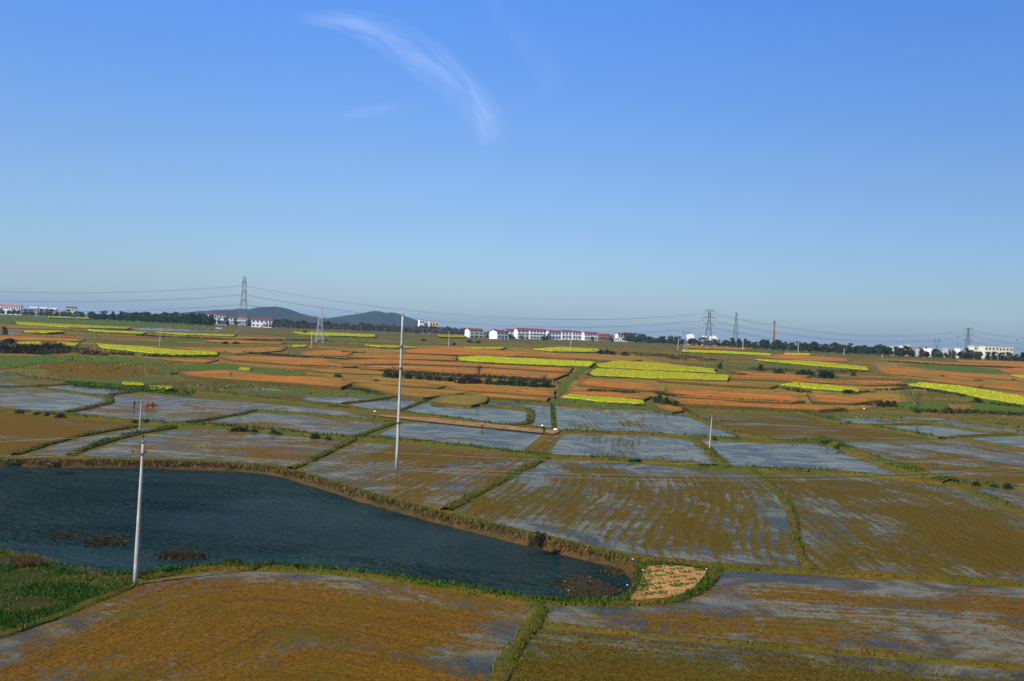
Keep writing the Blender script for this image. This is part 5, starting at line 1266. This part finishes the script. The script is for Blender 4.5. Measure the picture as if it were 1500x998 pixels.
# ------------------------------------------------------------------ far hills
def hill(name, prof, d, thick):
    xs = [p[0] for p in prof]; N = 90; Kd = 16; vs = []; fs = []
    for j in range(Kd+1):
        v = j/Kd; fall = math.sin(math.pi*v)**.8 if 0 < v < 1 else 0; dist = d+(v-.5)*thick
        for i in range(N+1):
            px = xs[0]+(xs[-1]-xs[0])*i/N; y = np.interp(px, xs, [p[1] for p in prof]); q = P(px, horizon(px), d)
            top = H+(horizon(px)-y)*d/F; z = 10+max(0, top-10)*fall+(2.2*mnoise.noise(Vector((px*.25, v*6, 1)))+1.5*mnoise.noise(Vector((px*.9, v*9, 1))))*fall
            vs.append((q.x, dist, z))
    for j in range(Kd):
        for i in range(N): a = j*(N+1)+i; fs.append((a, a+1, a+N+2, a+N+1))
    m = MB(); m.add(vs, fs); struct(name, m.mesh(name, M['hill'], True))
hill('wooded_hill', [(235,470),(265,461),(300,456.5),(330,454.5),(360,453),(372,455),(385,451),(398,449.3),(408,450),(420,453),(432,458),(450,463),(475,466.5),(500,468),(520,477)], 3600, 900)
hill('wooded_hill', [(440,476),(470,470),(500,464),(520,461),(535,458.8),(545,456.2),(555,456),(565,459),(575,458),(585,460.5),(600,466),(620,473),(650,480),(700,486)], 4200, 900)

# ------------------------------------------------------------------ sky: cirrus, haze, sun, world
def cirrus(name, path, label, dens, alt=6000.0):
    pts = chaikin([Vector((x, y, w)) for x, y, w in path], 3); vs = []; cu = []; cv = []; fs = []; K = 14
    for i, p in enumerate(pts):
        t = (pts[min(i+1, len(pts)-1)]-pts[max(0, i-1)]); t.z = 0; t.normalize(); nr = Vector((-t.y, t.x))
        for k in range(K+1):
            v = k/K*2-1; d = ray(p.x+nr.x*v*p.z, p.y+nr.y*v*p.z); s = (alt-H)/d.z
            vs.append((d.x*s, d.y*s, alt)); cu.append(i/(len(pts)-1)); cv.append(v)
    for i in range(len(pts)-1):
        for k in range(K): a = i*(K+1)+k; fs.append((a, a+1, a+K+2, a+K+1))
    me = bpy.data.meshes.new(name); me.from_pydata(vs, [], fs); fattr(me, 'cu', cu); fattr(me, 'cv', cv)
    t = NT(name+'_ice'); u, v = t.attr('cu'), t.attr('cv')
    e = t.math('SUBTRACT', 1, t.math('MULTIPLY', v, v)); ends = t.math('MULTIPLY', t.step(u, 0, .22), t.math('SUBTRACT', 1, t.step(u, .8, 1.0)))
    fib = t.noise(t.comb(t.math('MULTIPLY', u, 3.2), t.math('MULTIPLY', v, 1.0), random.uniform(0, 9)), 1.6, 4, .55, .5)
    al = t.math('MULTIPLY', t.math('MULTIPLY', t.math('POWER', e, 1.4), ends), t.math('MULTIPLY', t.step(fib, .15, .9), dens), clamp=True)
    tr = t.n('ShaderNodeBsdfTransparent'); tl = t.n('ShaderNodeBsdfTranslucent'); t.set(tl, 0, (.95, .95, .95, 1))
    mx = t.n('ShaderNodeMixShader'); t.set(mx, 0, al); t.set(mx, 1, tr.outputs[0]); t.set(mx, 2, tl.outputs[0]); t.done(mx.outputs[0])
    o = link(name, me, None, t.mat); tag(o, label, 'cloud', kind='stuff')
cirrus('cirrus_cloud', [(430,25,12),(490,28,18),(540,38,28),(590,64,36),(640,98,36),(680,136,34),(710,172,34),(728,215,32)], 'curved wisp of white cirrus high in the blue sky', .16)
cirrus('cirrus_cloud', [(500,172,6),(540,164,14),(585,156,10)], 'very faint small smudge of cirrus below the curved wisp', .06)
cirrus('cirrus_cloud', [(700,-20,20),(740,20,30),(780,80,34),(820,130,30)], 'very faint veil of cirrus at the top of the sky', .03)

m = MB(); m.box((0, 5700, 68.5), (26400, 14000, 143)); hm = bpy.data.meshes.new('haze'); hm.from_pydata(m.v, [], m.f)
t = NT('haze_air'); pv = t.n('ShaderNodeVolumePrincipled'); t.set(pv, 'Color', (.55, .78, .95, 1)); t.set(pv, 'Density', 1.0e-4); t.set(pv, 'Anisotropy', .2)
t.t.links.new(pv.outputs[0], t.out.inputs['Volume']); o = link('haze', hm, None, t.mat); o['kind'] = 'stuff'; tag(o, 'pale blue air between the fields and the far hills', 'haze')

SUN_AZ = Vector((-.76, -.65)); EL = R(40)
sd = bpy.data.lights.new('sun', 'SUN'); sd.energy = 5.0; sd.angle = R(.53); sd.color = (1.0, .945, .86)
so = bpy.data.objects.new('sun', sd); COL.objects.link(so)
sv = Vector((SUN_AZ.x*math.cos(EL), SUN_AZ.y*math.cos(EL), math.sin(EL))).normalized(); so.rotation_euler = sv.to_track_quat('Z', 'Y').to_euler()
so.location = (0, 0, 60)

w = bpy.data.worlds.new('World'); scene.world = w; w.use_nodes = True; nt = w.node_tree; nt.nodes.clear()
sky = nt.nodes.new('ShaderNodeTexSky'); sky.sky_type = 'NISHITA'; sky.sun_disc = False; sky.sun_elevation = EL; sky.sun_rotation = math.atan2(SUN_AZ.x, SUN_AZ.y)
sky.altitude = 0; sky.air_density = 1.0; sky.dust_density = .25; sky.ozone_density = 3.0
tc = nt.nodes.new('ShaderNodeTexCoord'); sz = nt.nodes.new('ShaderNodeSeparateXYZ'); nt.links.new(tc.outputs['Generated'], sz.inputs[0])
rp = nt.nodes.new('ShaderNodeValToRGB'); nt.links.new(sz.outputs[2], rp.inputs[0]); e = rp.color_ramp.elements
SKYT = [(0.0, (.37, .455, .60)), (.07, (.45, .545, .70)), (.16, (.49, .60, .80)), (.32, (.42, .70, 1.15)), (1.0, (.32, .5, .85))]
e[0].position, e[0].color = 0, (*SKYT[0][1], 1); e[1].position, e[1].color = 1, (*SKYT[-1][1], 1)
for p_, c_ in SKYT[1:-1]: q_ = e.new(p_); q_.color = (*c_, 1)
hs = nt.nodes.new('ShaderNodeMix'); hs.data_type = 'RGBA'; hs.blend_type = 'MULTIPLY'; hs.inputs[0].default_value = 1.0
bg = nt.nodes.new('ShaderNodeBackground'); bg.inputs[1].default_value = .15; ow = nt.nodes.new('ShaderNodeOutputWorld')
nt.links.new(sky.outputs[0], hs.inputs[6]); nt.links.new(rp.outputs[0], hs.inputs[7]); 
az = nt.nodes.new('ShaderNodeMapRange'); az.interpolation_type = 'SMOOTHSTEP'; nt.links.new(sz.outputs[0], az.inputs[0])
for k_, v_ in ((1, -.25), (2, .6), (3, 1.04), (4, .70)): az.inputs[k_].default_value = v_
vm = nt.nodes.new('ShaderNodeVectorMath'); vm.operation = 'SCALE'; nt.links.new(hs.outputs[2], vm.inputs[0]); nt.links.new(az.outputs[0], vm.inputs['Scale'])
nt.links.new(vm.outputs[0], bg.inputs[0]); nt.links.new(bg.outputs[0], ow.inputs[0])

cam = bpy.data.cameras.new('camera'); cam.sensor_width = 36; cam.sensor_fit = 'HORIZONTAL'; cam.lens = 36; cam.clip_start = .5; cam.clip_end = 120000
co = bpy.data.objects.new('camera', cam); COL.objects.link(co)
co.matrix_world = Matrix(((VR.x, VU.x, -VF.x, 0), (VR.y, VU.y, -VF.y, 0), (VR.z, VU.z, -VF.z, H), (0, 0, 0, 1)))
scene.camera = co
scene.view_settings.view_transform = 'Standard'; scene.view_settings.look = 'None'; scene.view_settings.exposure = 0.25; scene.view_settings.gamma = 1
scene.view_settings.use_curve_mapping = False
scene.render.engine = 'CYCLES'; scene.cycles.max_bounces = 6; scene.cycles.diffuse_bounces = 2; scene.cycles.glossy_bounces = 2; scene.cycles.transparent_max_bounces = 8; scene.cycles.volume_bounces = 0
